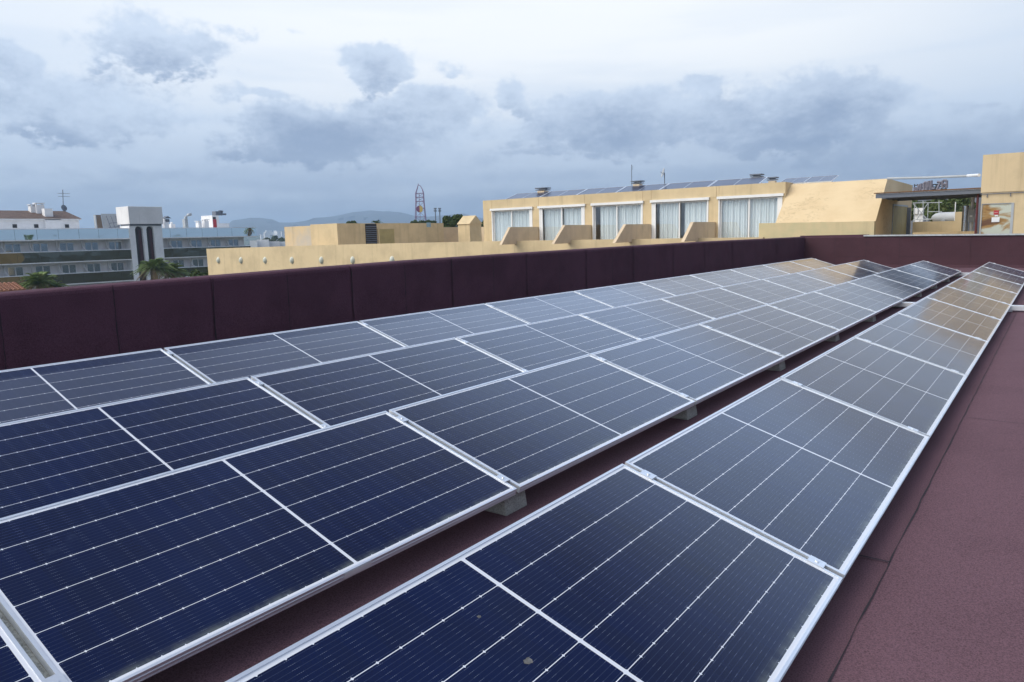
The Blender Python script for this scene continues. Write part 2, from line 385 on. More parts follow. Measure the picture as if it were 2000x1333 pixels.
ROWNAME = ['row beside the walkway', 'second row from the walkway', 'third row from the walkway', 'row beside the left parapet']
gl, fr, bk, cp = panel_meshes()
proto = thing('solar_panel', 'navy solar panel', 'solar panel', local=True)
gl.build('cell_sheet', M['solar'], proto); fr.build('frame', M['alu'], proto); bk.build('back_sheet', M['white'], proto)
for xx in (.12, PW-.10):
    c_ = cp.build('clamp', M['alu'], proto); c_.location = (xx, PL, 0)
def copy_tree(o, parent=None):
    c = o.copy(); COL.objects.link(c); c.parent = parent
    for ch in list(o.children): copy_tree(ch, c)
    return c
first = True; shel = None
NEAR = {0: 1, 1: 2, 2: 1, 3: 1}
all_panels = []
for r_ in range(4):
    total = 9+NEAR[r_]
    for n in range(-NEAR[r_], 9):
        p = proto if first else copy_tree(proto); first = False
        y = ROWY[r_]+PITCH_Y*n
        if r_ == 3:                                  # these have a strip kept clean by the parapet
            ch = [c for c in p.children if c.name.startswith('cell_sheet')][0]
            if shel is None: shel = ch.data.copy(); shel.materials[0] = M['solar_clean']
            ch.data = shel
        p.location = (ROWX[r_]+ROWK[r_]*y, y+.013, ROWZ[r_])
        if r_ > 0 and n == -1: p.scale.y = .93; p.location.y += .152      # the near modules of the back rows measure a little short
        if n == -2: p.location.y += .152
        p.rotation_euler = (0, TILT, -math.atan(ROWK[r_]))
        k = 8-n
        if k == 0: w = 'closest to the far parapet in '
        elif n == -NEAR[r_]: w = 'nearest the viewer in '
        else: w = ORD[k]+' from the far parapet in '
        tag(p, 'navy solar panel, '+w+'the '+ROWNAME[r_], 'solar panel', 'solar panels in four tilted rows')
        all_panels.append(((r_, n), p))
# the panel nearest the viewer carries two dried droppings
pn = dict(all_panels)[(0, -1)]
def splat(px, py, r):
    d = at_z(px, py, .3); o = Vector(pn.location)
    nrm = Vector((math.sin(TILT), 0, math.cos(TILT))); dd = ray(px, py); t = (o-EYE).dot(nrm)/dd.dot(nrm); q = EYE+dd*t-o
    lx = q.dot(Vector((math.cos(TILT), 0, -math.sin(TILT)))); ly = q.y
    mb = MB(); k = 14
    for s_, hh in ((1.0, -.0032), (.55, -.0018)):
        ring = [(lx+s_*r*(.7+.5*random.random())*math.cos(2*math.pi*i/k), ly+s_*r*(.8+.7*random.random())*math.sin(2*math.pi*i/k), hh) for i in range(k)]
        for i in range(k): mb.quad((lx, ly, hh+.0006), ring[i], ring[(i+1) % k])
    return mb.build('bird_dropping', M['dropping'], pn)
M['dropping'] = mat('dried_dropping', (.17, .17, .17), .9, .5, 60)
splat(936, 1203, .006); splat(1032, 1290, .012)

pn2 = dict(all_panels)[(1, -1)]
B(PW+.0013, PW+.0025, PL*.5-.085, PL*.5+.06, -.027, -.004).build('barcode_sticker', M['white'], pn2)
# precast concrete wedges under every joint between two panels
def wedge():
    mb = MB(); c, s = math.cos(TILT), math.sin(TILT); zt = -.036
    w = .115
    x0, x1 = .02, PW-.055
    def top(x): return Vector((x*c, 0, -x*s+zt))
    base = -ROWZ[0]+.0
    P_ = [Vector((x0*c, -w, base)), Vector((x1*c, -w, base)), top(x1)+Vector((0, -w, 0)), top(x0)+Vector((0, -w, 0))]
    mb.prism(P_, (0, 2*w, 0))
    return mb
wm = {}
for r_ in range(4):
    for n in range(-NEAR[r_]+(1 if r_ != 1 else 1), 10):
        y = ROWY[r_]+PITCH_Y*n
        mb = MB(); c, s = math.cos(TILT), math.sin(TILT); zt = -.037; w = .09; x0, x1 = .02, PW-.06
        if r_ not in wm:
            base = -ROWZ[r_]+.002
            mb.prism([Vector((x0*c, -w, base)), Vector((x1*c+.02, -w, base)), Vector((x1*c, -w, -x1*s+zt)), Vector((x0*c, -w, -x0*s+zt))], (0, 2*w, 0))
            o = mb.build('ballast_block', M['concrete'], bevel=.008); wm[r_] = o
        else:
            o = wm[r_].copy(); COL.objects.link(o)
        o.location = (ROWX[r_]+ROWK[r_]*y, y+(-.06 if n == 9 else .187 if n == -1 else .035), ROWZ[r_])
        k = 9-n
        w_ = 'at the far end' if k == 0 else 'at the '+ORD[k-1]+' joint from the far end'
        tag(o, 'concrete wedge '+w_+', '+ROWNAME[r_], 'concrete block', 'concrete wedges carrying the solar panels')

# ------------------------------------------------------------------ roof deck, parapets
WX, WY = -7.283, 27.2
deck = MB(); deck.box(WX-.3, 9, -9, WY+.3, -14, -.02)
xs = [WX-.3, -6.48, -5.48, -4.48, -3.48, -2.48, -1.48, -.48, .52, 1.52, 2.52, 3.52, 4.52, 9]
for i, (a, b) in enumerate(zip(xs, xs[1:])):
    deck.box(a, b, -9, WY+.3, -.019, 0 if i % 2 == 0 else .004)
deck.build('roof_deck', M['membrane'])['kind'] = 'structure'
sm = MB()
def bead(p, q, wd=.0028, seg=.13):
    p, q = Vector(p), Vector(q); n = max(2, int((q-p).length/seg)); t = (q-p).normalized(); s_ = Vector((-t.y, t.x, 0))
    prev = None
    for i in range(n+1):
        c = p+(q-p)*i/n+s_*random.uniform(-.003, .003); w = wd*random.uniform(.35, 1.4)
        cur = (c-s_*w, c+s_*w)
        if prev: sm.quad(prev[0], cur[0], cur[1], prev[1])
        prev = cur
for i, x in enumerate(xs[1:-1]): bead((x, -3, .0075), (x, WY, .0075))
for i, (a, b) in enumerate(zip(xs, xs[1:])):
    if i == 6: ys_ = [3.2, 8.2, 13.2, 18.2]
    elif i == 7: ys_ = [5.98, 10.9, 15.9]
    else: ys_ = [1.1+(i*1.7) % 5+5*k for k in range(5)]
    for y in ys_:
        if b < 2.6: bead((a, y+.02, .0078), (b, y-.015, .0080), .0042)
sm.build('roof_deck_seams', M['bead'])['kind'] = 'structure'

def left_top(y):                                  # top of the left parapet, fitted to the photograph
    pts = [(-6, -.46), (2.46, -.385), (3.7, -.365), (5.62, -.337), (7.6, -.312), (9.6, -.301), (13.7, -.288), (18.9, -.283), (23, -.297), (WY, -.308)]
    for (a, za), (b, zb) in zip(pts, pts[1:]):
        if y <= b: return EYE.z+za+(zb-za)*(y-a)/(b-a)
    return EYE.z+pts[-1][1]
def parapet():
    t = thing('parapet_wall', 'low dark purple membrane covered parapet along the left edge of the roof', 'parapet wall', (WX, 10, 0))
    mb = MB(); ys_ = [-5.4+.98*k for k in range(0, 34)]; ys_ = [y+random.uniform(-.03, .03) for y in ys_ if y < WY-.4]+[WY]
    bd = MB()
    for i, (a, b) in enumerate(zip(ys_, ys_[1:])):
        off = 0 if i % 2 else .006
        sub = 4
        for k in range(sub):
            y0, y1 = a+(b-a)*k/sub, a+(b-a)*(k+1)/sub
            z0, z1 = left_top(y0), left_top(y1); xi = WX+off; xo = WX-.28
            prof = lambda z: [(xi+.05, 0), (xi+.012, .10), (xi, .35), (xi+.004, z-.05), (xi-.004, z-.022), (xi-.022, z-.006), (xi-.05, z+.002), (xo+.05, z+.006), (xo, z-.03), (xo, -.5)]
            A = [(x, y0, z) for x, z in prof(z0)]; Bq = [(x, y1, z) for x, z in prof(z1)]
            for j in range(len(A)-1): mb.quad(A[j], A[j+1], Bq[j+1], Bq[j])
        # bitumen bead down the sheet edge, wandering
        z = 0.06; prev = None; yy = b
        while z < left_top(b)+.0:
            yy += random.uniform(-.004, .0045); wd = random.uniform(.0015, .0065)*(1.6 if random.random() < .12 else 1)
            xi = WX+.0105+(.05*(1-z/.12) if z < .1 else 0)
            cur = ((xi, yy-wd, z), (xi, yy+wd, z))
            if prev: bd.quad(prev[0], prev[1], cur[1], cur[0])
            prev = cur; z += .055
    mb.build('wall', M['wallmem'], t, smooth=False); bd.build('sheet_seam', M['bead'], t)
parapet()
def far_parapet():
    t = thing('parapet_wall', 'low brown membrane covered parapet across the far end of the roof', 'parapet wall', (0, WY, 0))
    mb = MB(); bd = MB()
    def top(x): return EYE.z-.311-(x-WX)*.011
    xs_ = [WX+.012+1.0*k for k in range(0, 16)]
    for i, (a, b) in enumerate(zip(xs_, xs_[1:])):
        off = 0 if i % 2 else .006; y = WY-off
        za, zb = top(a), top(b)
        for (ya, z0a, z0b, yb, z1a, z1b) in ((y-.05, 0, 0, y-.008, .09, .09), (y-.008, .09, .09, y, za-.03, zb-.03), (y, za-.03, zb-.03, y+.03, za, zb), (y+.03, za, zb, y+.3, za, zb)):
            mb.quad((a, ya, z0a), (b, ya, z0b), (b, yb, z1b), (a, yb, z1a))
        mb.quad((a, y+.3, za), (b, y+.3, zb), (b, y+.3, -.5), (a, y+.3, -.5))
        prev = None; z = .05; xx = b
        while z < zb:
            xx += random.uniform(-.004, .004); wd = random.uniform(.001, .005); cur = ((xx-wd, WY-.011, z), (xx+wd, WY-.011, z))
            if prev and z > .1: bd.quad(prev[0], prev[1], cur[1], cur[0])
            prev = cur; z += .07
        # horizontal lap of the upstand
        bd.quad((a, WY-.0115, .36), (b, WY-.0115, .36), (b, WY-.0115, .366), (a, WY-.0115, .366))
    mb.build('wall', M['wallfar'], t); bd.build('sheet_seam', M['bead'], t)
    cpx = at_y(1687, 462, WY).x
    cm = MB()
    for a, b in ((cpx, -2.45), (-2.44, 1.5), (1.51, 6.0)):
        cm.hexa([(a, WY-.045, top(a)+.004), (b, WY-.045, top(b)+.004), (b, WY+.35, top(b)+.004), (a, WY+.35, top(a)+.004)],
                [(a, WY-.045, top(a)+.05), (b, WY-.045, top(b)+.05), (b, WY+.35, top(b)+.05), (a, WY+.35, top(a)+.05)])
    cm.build('coping', M['galv'], t)
    st = MB(); z0 = top(-7)
    st.box(WX-.25, cpx+.05, WY+.34, WY+.6, -.5, z0+.045)
    st.build('raised_strip', M['wallmem'], t, bevel=.01)
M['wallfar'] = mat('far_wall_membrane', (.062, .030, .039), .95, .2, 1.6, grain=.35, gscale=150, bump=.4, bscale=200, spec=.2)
far_parapet()
# cable trays lying across the roof
for (yy, x0, x1, lb) in ((13.7, -2.6, 3.2, 'pale metal cable tray crossing the roof beneath the walkway row midway along'),
                         (22.6, -2.6, -1.25, 'short pale metal cable tray crossing between rows near the far parapet')):
    mb = MB(); zb = .03
    mb.box(x0, x1, yy-.06, yy+.06, zb, zb+.008); mb.box(x0, x1, yy-.066, yy-.06, zb, zb+.065); mb.box(x0, x1, yy+.06, yy+.066, zb, zb+.065)
    mb.box(x0, x1, yy-.07, yy+.07, zb+.065, zb+.072)
    for k in range(int((x1-x0)/.9)): mb.box(x0+.2+k*.9, x0+.26+k*.9, yy-.05, yy+.05, .004, zb)
    tag(mb.build('cable_tray', M['alu'], bevel=.002), lb, 'cable tray', 'cable trays on the roof')

exec_after = []
# ------------------------------------------------------------------ the yellow hotel wing beyond the far end
YF, YT = 31.0, 29.1                                # facade plane, terrace wall plane
GZ = -14.0
def yf(px, py): return at_y(px, py, YF)
hotel = thing('hotel_wing', 'long yellow hotel wing with a row of five curtained sliding windows', 'building', (-16, 32, GZ))
fl, frt = yf(943, 391.4).x, yf(1535, 356).x
ftop = yf(1240, 374).z; fz0 = .72
win = []
for (a, b) in (((960, 408), (1039.6, 404.8)), ((1053, 403), (1142, 399.6)), ((1157, 397.4), (1255.6, 393)), ((1273, 392), (1384, 388)), ((1403.6, 386.4), (1528.6, 381.4))):
    A, B_ = yf(*a), yf(*b); win.append((A.x, B_.x, (A.z+B_.z)/2))
wz = sum(w[2] for w in win)/5
fac = MB(); T = .22
edges = [fl]+[v for w in win for v in (w[0], w[1])]+[frt]
for i in range(0, len(edges), 2): fac.box(edges[i], edges[i+1], YF, YF+T, fz0, wz)
# lintel band, cut by shadow joints into slabs
cuts = [fl]+[(win[i][1]+win[i+1][0])/2+o for i in range(4) for o in (-.07, .0)]+[frt]
cuts = [fl, win[0][0], win[1][0]-.03, win[1][1], win[2][1], win[3][0]-.02, win[4][0]-.1, win[4][0]+.02, frt]
for a, b in zip(cuts, cuts[1:]): fac.box(a+.006, b-.006, YF-.012, YF+T, wz, ftop)
fac.box(fl, frt, YF+.012, YF+T+.01, wz+.001, ftop-.01)
fac.box(fl, fl+.2, YF+T, YF+6, fz0, ftop); fac.box(frt-.2, frt, YF+T, YF+6, fz0, ftop)
fac.box(fl, frt, YF+5.8, YF+6, fz0, ftop)
fac.build('facade_wall', M['stucco'], hotel)
rf = MB(); rf.box(fl+.01, frt-.05, YF+.04, YF+6.4, ftop-.22, ftop-.03); rf.build('roof', M['greywall'], hotel)
MB().box(fl+.2, frt-.2, YF+2.6, YF+2.75, fz0, wz+.3).box(fl+.2, frt-.2, YF+T, YF+2.6, fz0-.1, fz0+.03).box(fl+.2, frt-.2, YF+T, YF+2.7, ftop-.45, ftop-.42).build('room_interior', M['roomwall'], hotel)
for i, (a, b, z) in enumerate(win):
    fm = MB(); z0 = fz0+.03; y0 = YF-.02; t = .055
    fm.box(a-.05, b+.05, YF-.10, YF-.014, wz-.09, wz+.02)                       # white shutter housing / lintel bar
    fm.box(a, a+t, y0, YF+.12, z0, wz-.09); fm.box(b-t, b, y0, YF+.12, z0, wz-.09)
    mid = a+(b-a)*.49
    fr_left = i in (1, 3)                                                      # which leaf slides in front
    yy = YF+.03
    for (p, q, fy_) in ((a+t, mid+.04, yy if fr_left else yy+.05), (mid-.04, b-t, yy+.05 if fr_left else yy)):
        fm.box(p, p+.06, fy_, fy_+.04, z0+.06, wz-.15); fm.box(q-.06, q, fy_, fy_+.04, z0+.06, wz-.15)
        fm.box(p, q, fy_, fy_+.04, wz-.15, wz-.09); fm.box(p, q, fy_, fy_+.04, z0, z0+.06)
    if i in (0, 1, 4): fm.box(b-t-.14, b-t, YF-.012, YF+.03, z0, wz-.12)
    if i in (1, 3): fm.box(a+t, a+t+.14, YF-.012, YF+.03, z0, wz-.12)
    fo = fm.build('sliding_window', M['white'], hotel)
    pm = MB()
    for (p, q, fy_) in ((a+t+.05, mid-.01, yy if fr_left else yy+.05), (mid+.01, b-t-.05, yy+.05 if fr_left else yy)):
        pm.quad((p, fy_+.02, z0+.05), (q, fy_+.02, z0+.05), (q, fy_+.02, wz-.14), (p, fy_+.02, wz-.14))
    pm.build('pane', M['pane'], fo, fix=False)
    # curtains: pleated sheets with gaps where the dark room shows
    spans = [[(a+.09, mid), (mid+.02, b-.1)], [(a+.2, mid), (mid+.04, b-.1)], [(a+.30, mid-.04), (mid+.03, b-.1)], [(a+.32, mid-.03), (mid+.20, b-.08)], [(a+.06, mid-.1), (mid+.02, b-.1)]][i]
    for (p, q) in spans:
        cm = MB(); n = int((q-p)/.014); prev = None; ph = random.random()*6
        for k in range(n+1):
            x = p+(q-p)*k/n; yv = YF+.20+.035*math.sin(x*52+ph+1.2*math.sin(x*7))+.02*math.sin(x*23+ph); cur = (x, yv)
            if prev: cm.quad((prev[0], prev[1], z0+.02), (cur[0], cur[1], z0+.02), (cur[0], cur[1], wz-.1), (prev[0], prev[1], wz-.1))
            prev = cur
        cm.build('curtain', M['curtain'], fo, fix=False)
# terrace wall in front of the windows, carrying the lamps; the storey below it
tl, tr_ = at_y(403, 487, YT).x, at_y(1490, 464, YT).x
tzl, tzr = at_y(403, 486.5, YT).z, at_y(1482, 464, YT).z
body = MB()
tz = lambda x: tzl+(tzr-tzl)*(x-tl)/(tr_-tl)+.09*math.sin(math.pi*(x-tl)/(tr_-tl))
n = 24
for k in range(n):
    a, b = tl+(tr_-tl)*k/n, tl+(tr_-tl)*(k+1)/n
    body.hexa([(a, YT, -1.22), (b, YT, -1.22), (b, YT+.22, -1.22), (a, YT+.22, -1.22)], [(a, YT, tz(a)), (b, YT, tz(b)), (b, YT+.22, tz(b)), (a, YT+.22, tz(a))])
body.box(tl, tl+.22, YT+.22, YF+24, -1.22, tz(tl)); body.build('terrace_wall', M['stucco'], hotel)
low = MB(); low.box(tl, -2, YT+.35, YF+24, GZ, -1.23)
low.box(tl, -2, YT, YT+.35, GZ, -3.6)
low.box(tl+.3, -2.6, YT+.22, YF+8, .55, .60)
nw = 9; wins = []
for k in range(nw): wins.append((tl+.75+k*3.05, tl+3.2+k*3.05))
ed = [tl]+[v for w in wins for v in w]+[-2]
for i in range(0, len(ed), 2): low.box(ed[i], ed[i+1], YT, YT+.35, -3.6, -1.23)
low.build('lower_wall', M['stucco'], hotel)
for (a, b) in wins[:5]:
    fm = MB(); fm.box(a, b, YT-.06, YT+.06, -1.36, -1.235); fm.box(a, a+.08, YT, YT+.1, -3.6, -1.36); fm.box(b-.08, b, YT, YT+.1, -3.6, -1.36); fm.box((a+b)/2-.05, (a+b)/2+.05, YT+.02, YT+.1, -3.6, -1.36)
    fo = fm.build('window', M['white'], hotel)
    B(a+.08, b-.08, YT+.12, YT+.14, -3.6, -1.36).build('pane', M['mirror'], fo)
# slanted divider walls between the terraces
for i in range(4):
    xr = win[i+1][0]-.09; base = .95
    # the picture's lower left and upper left corners of each divider, carried to the divider's own plane
    pl = [((984, 470), (997, 444)), ((1087, 468.5), (1104, 440)), ((1206, 467.5), (1223, 438.5)), ((1340, 465), (1355, 434))][i]
    x_side = [at_y(q, 445, YF).x for q in (1052, 1155, 1272, 1398)][i]
    p0, p1 = at_x(*pl[0], x_side), at_x(*pl[1], x_side)
    prof = [(x_side-.14, p0.y-(p0.z-base)*0, base), (x_side-.14, p1.y, p1.z), (x_side-.14, YF, p1.z), (x_side-.14, YF, base)]
    prof[0] = (x_side-.14, p1.y-(p1.z-base)*(p1.y-p0.y)/max(.05, p1.z-p0.z), base)
    MB().prism(prof, (.14, 0, 0)).build('divider_wall', M['stucco2'], hotel)
# the sloped mass at the right end and the low pale wall at its foot
sx = -5.49
s0y, s1y = 29.75, 31.62; s0z = at_y(1690, 433, 29.75).z; s1z = at_y(1735, 349, 31.7).z
slx = frt-.01
sp = MB(); sp.prism([(slx, s0y, s0z), (slx, s1y, s1z-.05), (slx, s1y+.12, s1z), (slx, 37.6, s1z-.03), (slx, 37.6, -1.2), (slx, s0y, -1.2)], (sx-slx, 0, 0))
sp.build('sloped_wall', M['slopeplaster'], hotel)
pw = MB(); pz0, pz1 = at_y(1482, 436.5, 29.45).z, at_y(1690, 433, 29.45).z
x0, x1 = at_y(1482, 450, 29.45).x, at_y(1707, 450, 29.45).x
pw.hexa([(x0, 29.45, -1.2), (x1, 29.45, -1.2), (x1, s0y-.004, -1.2), (x0, s0y-.004, -1.2)], [(x0, 29.45, pz0), (x1, 29.45, pz1), (x1, s0y-.004, pz1), (x0, s0y-.004, pz0)])
pw.build('foot_wall', M['stuccopale'], hotel)
# side door opening in the sloped mass: frame and leaf standing ajar
da, db = at_x(1744, 402, sx).y, at_x(1772, 402, sx).y
dtop = at_x(1744, 402, sx).z
dm = MB(); dm.box(sx-.02, sx+.03, da-.06, da, .4, dtop+.05); dm.box(sx-.02, sx+.03, db, db+.06, .4, dtop+.05); dm.box(sx-.02, sx+.03, da-.06, db+.06, dtop, dtop+.06)
do = dm.build('door', M['greybox'], hotel)
B(sx+.004, sx+.012, da, db, .4, dtop).build('door_leaf', M['olive'], do)
B(sx+.013, sx+.16, db-.05, db-.01, .4, dtop-.03).build('open_leaf', M['greysteel'], do)

# oval lamps along the terrace wall
lamp_px = [(427, 509.5), (471, 509.5), (518, 509), (570.5, 508.5), (628, 509), (689, 508), (766, 507)]
lpro = None
lx = [at_y(*p, YT).x for p in lamp_px]; lz = sum(at_y(*p, YT).z for p in lamp_px)/7
for i, x in enumerate(lx):
    if lpro is None:
        lpro = tag(MB().lathe((0, 0, 0), [(.02, -.012), (.20, -.01), (.20, .02), (.175, .03), (.16, .075), (.11, .115), (.05, .132), (.01, .135)], 24, axis=Vector((0, -1, 0))).build('wall_lamp', M['lamp'], smooth=True))
        lpro.scale = (.85, 1, 1.12); o = lpro
    else: o = lpro.copy(); COL.objects.link(o)
    o.location = (x, YT, lz)
    w = ['leftmost oval lamp on the yellow terrace wall by its corner', 'oval lamp second from the left corner of the yellow terrace wall', 'oval lamp third from the left corner of the yellow terrace wall',
         'oval lamp in the middle of the seven on the yellow terrace wall', 'oval lamp fifth from the left corner of the yellow terrace wall', 'oval lamp sixth from the left corner of the yellow terrace wall',
         'rightmost oval lamp, half hidden by the dark parapet top'][i]
    tag(o, w, 'wall lamp', 'oval lamps along the yellow terrace wall')

# solar panels, vents, antennas on the yellow wing's roof
def roof_panel(a, b, c, d):                        # near left, near right, far right, far left corners
    P_ = [Vector(q) for q in (a, b, c, d)]; nn = (P_[1]-P_[0]).cross(P_[3]-P_[0]).normalized()
    t = thing('solar_panel', '', 'solar panel', P_[0])
    fm = MB(); cen = sum(P_, Vector())/4
    inn = [p+(cen-p)*.035 for p in P_]
    for i in range(4):
        j = (i+1) % 4
        fm.hexa([P_[i]-nn*.04, P_[j]-nn*.04, inn[j]-nn*.04, inn[i]-nn*.04], [P_[i], P_[j], inn[j], inn[i]])
    m0, m1 = (P_[0]+P_[1])/2, (P_[3]+P_[2])/2; e = (P_[1]-P_[0])*.006
    fm.quad(m0-e-nn*.004, m0+e-nn*.004, m1+e-nn*.004, m1-e-nn*.004)
    fm.build('frame', M['alu'], t)
    MB().quad(*[p-nn*.008 for p in inn]).build('cell_sheet', M['solarplain'], t)
    return t
M['solarplain'] = mat('roof_solar_glass', (.045, .052, .090), .28, .15, 2, spec=.3)
xr = [at_y(px, 372, YF+.45).x for px in (980, 1048, 1121, 1198, 1284, 1379, 1480)]
za, zb, ya, yb = ftop-.04, at_y(1490, 346, YF+1.75).z-.02, YF+.42, YF+1.75
zb = ftop+.37
for i in range(6):
    t = roof_panel((xr[i]+.015, ya, za), (xr[i+1]-.015, ya, za), (xr[i+1]-.015, yb, zb), (xr[i]+.015, yb, zb))
    w = ['leftmost', 'second', 'third', 'fourth', 'fifth', 'rightmost'][i]
    tag(t, 'distant solar panel, '+w+(' ' if i in (0, 5) else ' from the left ')+'in the main row on the yellow roof', 'solar panel', 'solar panels on the yellow wing roof')
xa = [at_y(px, 350, YF+.9).x for px in (1517, 1569, 1625)]
for i in range(2):
    t = roof_panel((xa[i]+.015, YF+.9, ftop-.02), (xa[i+1]-.015, YF+.9, ftop-.02), (xa[i+1]-.015, YF+2.1, ftop+.27), (xa[i]+.015, YF+2.1, ftop+.27))
    tag(t, 'distant solar panel on the yellow roof above the sloped wall, '+['left one', 'right one'][i], 'solar panel', 'solar panels on the yellow wing roof')
def vent(px, py, y, lb, wpx):
    p = at_y(px, py, y); w = wpx/2000*36/cam.data.lens*0+abs(at_y(px+wpx/2, py, y).x-at_y(px-wpx/2, py, y).x)/2
    t = thing('roof_vent', lb, 'roof vent', (p.x, y, ftop-.05), 'square capped vents on the yellow wing roof')
    MB().box(p.x-w*.55, p.x+w*.55, y-w*.55, y+w*.55, ftop-.1, p.z-.13).build('shaft', M['stucco2'], t)
    w *= .86
    MB().box(p.x-w, p.x+w, y-w*.8, y+w*.8, p.z-.02, p.z+.035).box(p.x-w*.95, p.x+w*.95, y-w*.75, y+w*.75, p.z-.10, p.z-.06).box(p.x-w*.5, p.x+w*.5, y-w*.4, y+w*.4, p.z-.06, p.z-.02).build('cap', M['greysteel'], t, bevel=.01)
vent(1060.5, 368.5, YF+1.9, 'dark square vent cap near the left end of the yellow roof', 24)
vent(1245.5, 355, YF+1.9, 'dark square vent cap beside the thin roof pole', 23)
vent(1478.5, 342, YF+2.2, 'dark square vent cap above the right end of the roof panels', 27)
vent(1509, 348, YF+2.6, 'low dark vent cap between the two groups of roof panels', 23)
p0 = at_y(1234, 361, YF+1.95); p1 = at_y(1233.5, 322, YF+1.95)
tag(MB().tube([(p0.x, p0.y, ftop-.05), p1], .016).tube([p1-Vector((-.06, 0, .25)), p1-Vector((-.06, 0, .05))], .008).build('antenna_pole', M['greysteel']), 'thin bare antenna pole standing on the yellow roof', 'antenna')
p0 = at_y(1298, 358, YF+1.95); p1 = at_y(1298, 338, YF+1.95)
t = thing('satellite_dish', 'small grey satellite dish on a pole above the yellow roof', 'satellite dish', (p0.x, p0.y, ftop))
MB().tube([(p0.x, p0.y, ftop-.05), p1], .022).build('pole', M['greysteel'], t)
ax = Vector((-.75, -.55, .25)).normalized()
MB().lathe(p1+Vector((-.03, -.02, 0)), [(.015, -.02), (.14, .01), (.225, .05), (.235, .055), (.225, .06), (.13, .022), (.01, 0)], 22, axis=ax).build('dish', M['greybox'], t, smooth=True)
MB().tube([p1-Vector((0, 0, .1)), p1+ax*.2], .012).build('feed_arm', M['greysteel'], t)

# ------------------------------------------------------------------ roof block on the far left of the wing
lb_ = thing('rooftop_block', 'low yellow rooftop block with a louvred door and an olive door', 'building', (-40, 34, 0))
YL = YF
a = at_y(555, 444, YL); b = at_y(658, 437, YL); xb = b.x; mid_x = at_y(606, 440, YL).x
MB().box(a.x, mid_x, YL, YL+9, .4, at_y(570, 443, YL).z).build('low_wall', M['patchy'] if 'patchy' in M else M['stucco'], lb_)
yE = at_x(866, 434, xb).y; yE2 = at_x(925, 444, xb).y
zt = at_y(640, 437.5, YL).z
MB().box(mid_x, xb, YL+.002, yE, .4, zt).build('wall', M['stucco'], lb_)
zl = at_x(900, 444, xb).z
MB().box(mid_x, xb-.02, yE, yE2, .4, zl).box(xb-.02, at_y(950, 444, yE2).x, yE2-.25, yE2, .4, at_y(935, 444, yE2).z).build('yard_wall', M['stucco2'], lb_)
y0, y1 = at_x(714, 450, xb).y, at_x(735, 450, xb).y; zt_ = at_x(724, 437.5, xb).z
lv = MB(); zz = .5
while zz < zt_-.05:
    lv.hexa([(xb+.01, y0, zz), (xb+.07, y0, zz-.035), (xb+.07, y1, zz-.035), (xb+.01, y1, zz)], [(xb+.01, y0, zz+.02), (xb+.07, y0, zz-.015), (xb+.07, y1, zz-.015), (xb+.01, y1, zz+.02)]); zz += .13
lo = lv.build('louvre_door', M['greysteel'], lb_)
MB().box(xb+.003, xb+.008, y0-.03, y1+.03, .4, zt_).build('backing', M['black'], lo)
y0, y1 = at_x(739, 450, xb).y, at_x(768.5, 450, xb).y; zd = at_x(750, 448, xb).z
dd_ = MB().box(xb+.004, xb+.05, y0, y1, .4, zd).build('door', M['olive'], lb_)
MB().box(xb+.005, xb+.09, y0-.09, y0, .4, zd+.02).build('door_frame', M['stucco'], dd_)
MB().box(xb+.05, xb+.1, y1-.12, y1-.04, .95, 1.02).build('handle', M['black'], dd_)
# small blue notice on the block's side wall
p = at_x(837, 439.5, xb)
tag(MB().box(xb+.004, xb+.02, p.y-.22, p.y+.22, p.z-.16, p.z+.16).build('notice_plate', mat('faded_blue', (.30, .45, .55), .6, .3, 8)), 'small faded blue plate on the side wall of the rooftop block', 'sign')
# tent shaped chimney hood
xc0, xc1 = at_y(892, 440, 41).x, at_y(917, 440, 41).x; zc = at_y(905, 421.5, 41).z; zc0 = at_y(900, 440, 41).z
ch = thing('chimney_hood', 'small yellow gabled chimney hood beside a round tree', 'chimney', (xc0, 41, 0))
ch_m = MB(); ch_m.prism([(xc0, 41, zc0+.06), (xc0, 41.75, zc), (xc0, 42.5, zc0+.06)], (xc1-xc0, 0, 0)); ch_m.build('hood', M['stucco'], ch)
MB().box(xc0+.05, xc1-.05, 41.08, 42.4, -1, zc0+.06).build('shaft', M['stucco'], ch)

# ------------------------------------------------------------------ right hand block, canopy, plant
YR = 28.4
rb = thing('stair_tower', 'tall yellow stair block with a rusty metal door beyond the far parapet', 'building', (2, YR, -1))
rl = at_y(1914, 400, YR).x; rtop = at_y(1914.5, 303.5, YR).z; ledge = at_y(1915, 377, YR).z
dl, dr = at_y(1917.2, 400, YR).x, at_y(1977, 400, YR).x; dz1 = at_y(1945, 397.5, YR).z
mb = MB(); XR = 9
mb.box(rl, XR, YR, YR+4.5, ledge, rtop); mb.box(rl+.03, dl, YR+.03, YR+4.47, -1, ledge-.0); mb.box(dr, XR, YR+.03, YR+4.47, -1, ledge); mb.box(dl, dr, YR+.03, YR+4.47, dz1, ledge); mb.box(dl, dr, YR+.3, YR+4.4, -1, dz1)
mb.build('wall', M['stucco'], rb)
def rust_mat():
    m = mat('rusty_door', (.50, .53, .47), .7); nt = m.node_tree; h = G(nt); b = nt.nodes['Principled BSDF']
    x, y, z = h.sep(h.n('ShaderNodeNewGeometry').outputs['Position'])
    v = h.noise(h.xyz(h.mul(x, 1.1), 0.3, h.mul(z, 2.3)), 1.25, 6, .6, .5)
    c = h.mix(h.mapr(v, .41, .55), (.50, .53, .45), (.33, .19, .06)); c = h.mix(h.mapr(v, .54, .66), c, (.13, .06, .03))
    h.put(b.inputs['Base Color'], c); return m
do = MB().box(dl+.02, dr-.02, YR+.06, YR+.10, -.5, dz1-.02).build('rusty_door', rust_mat(), rb)
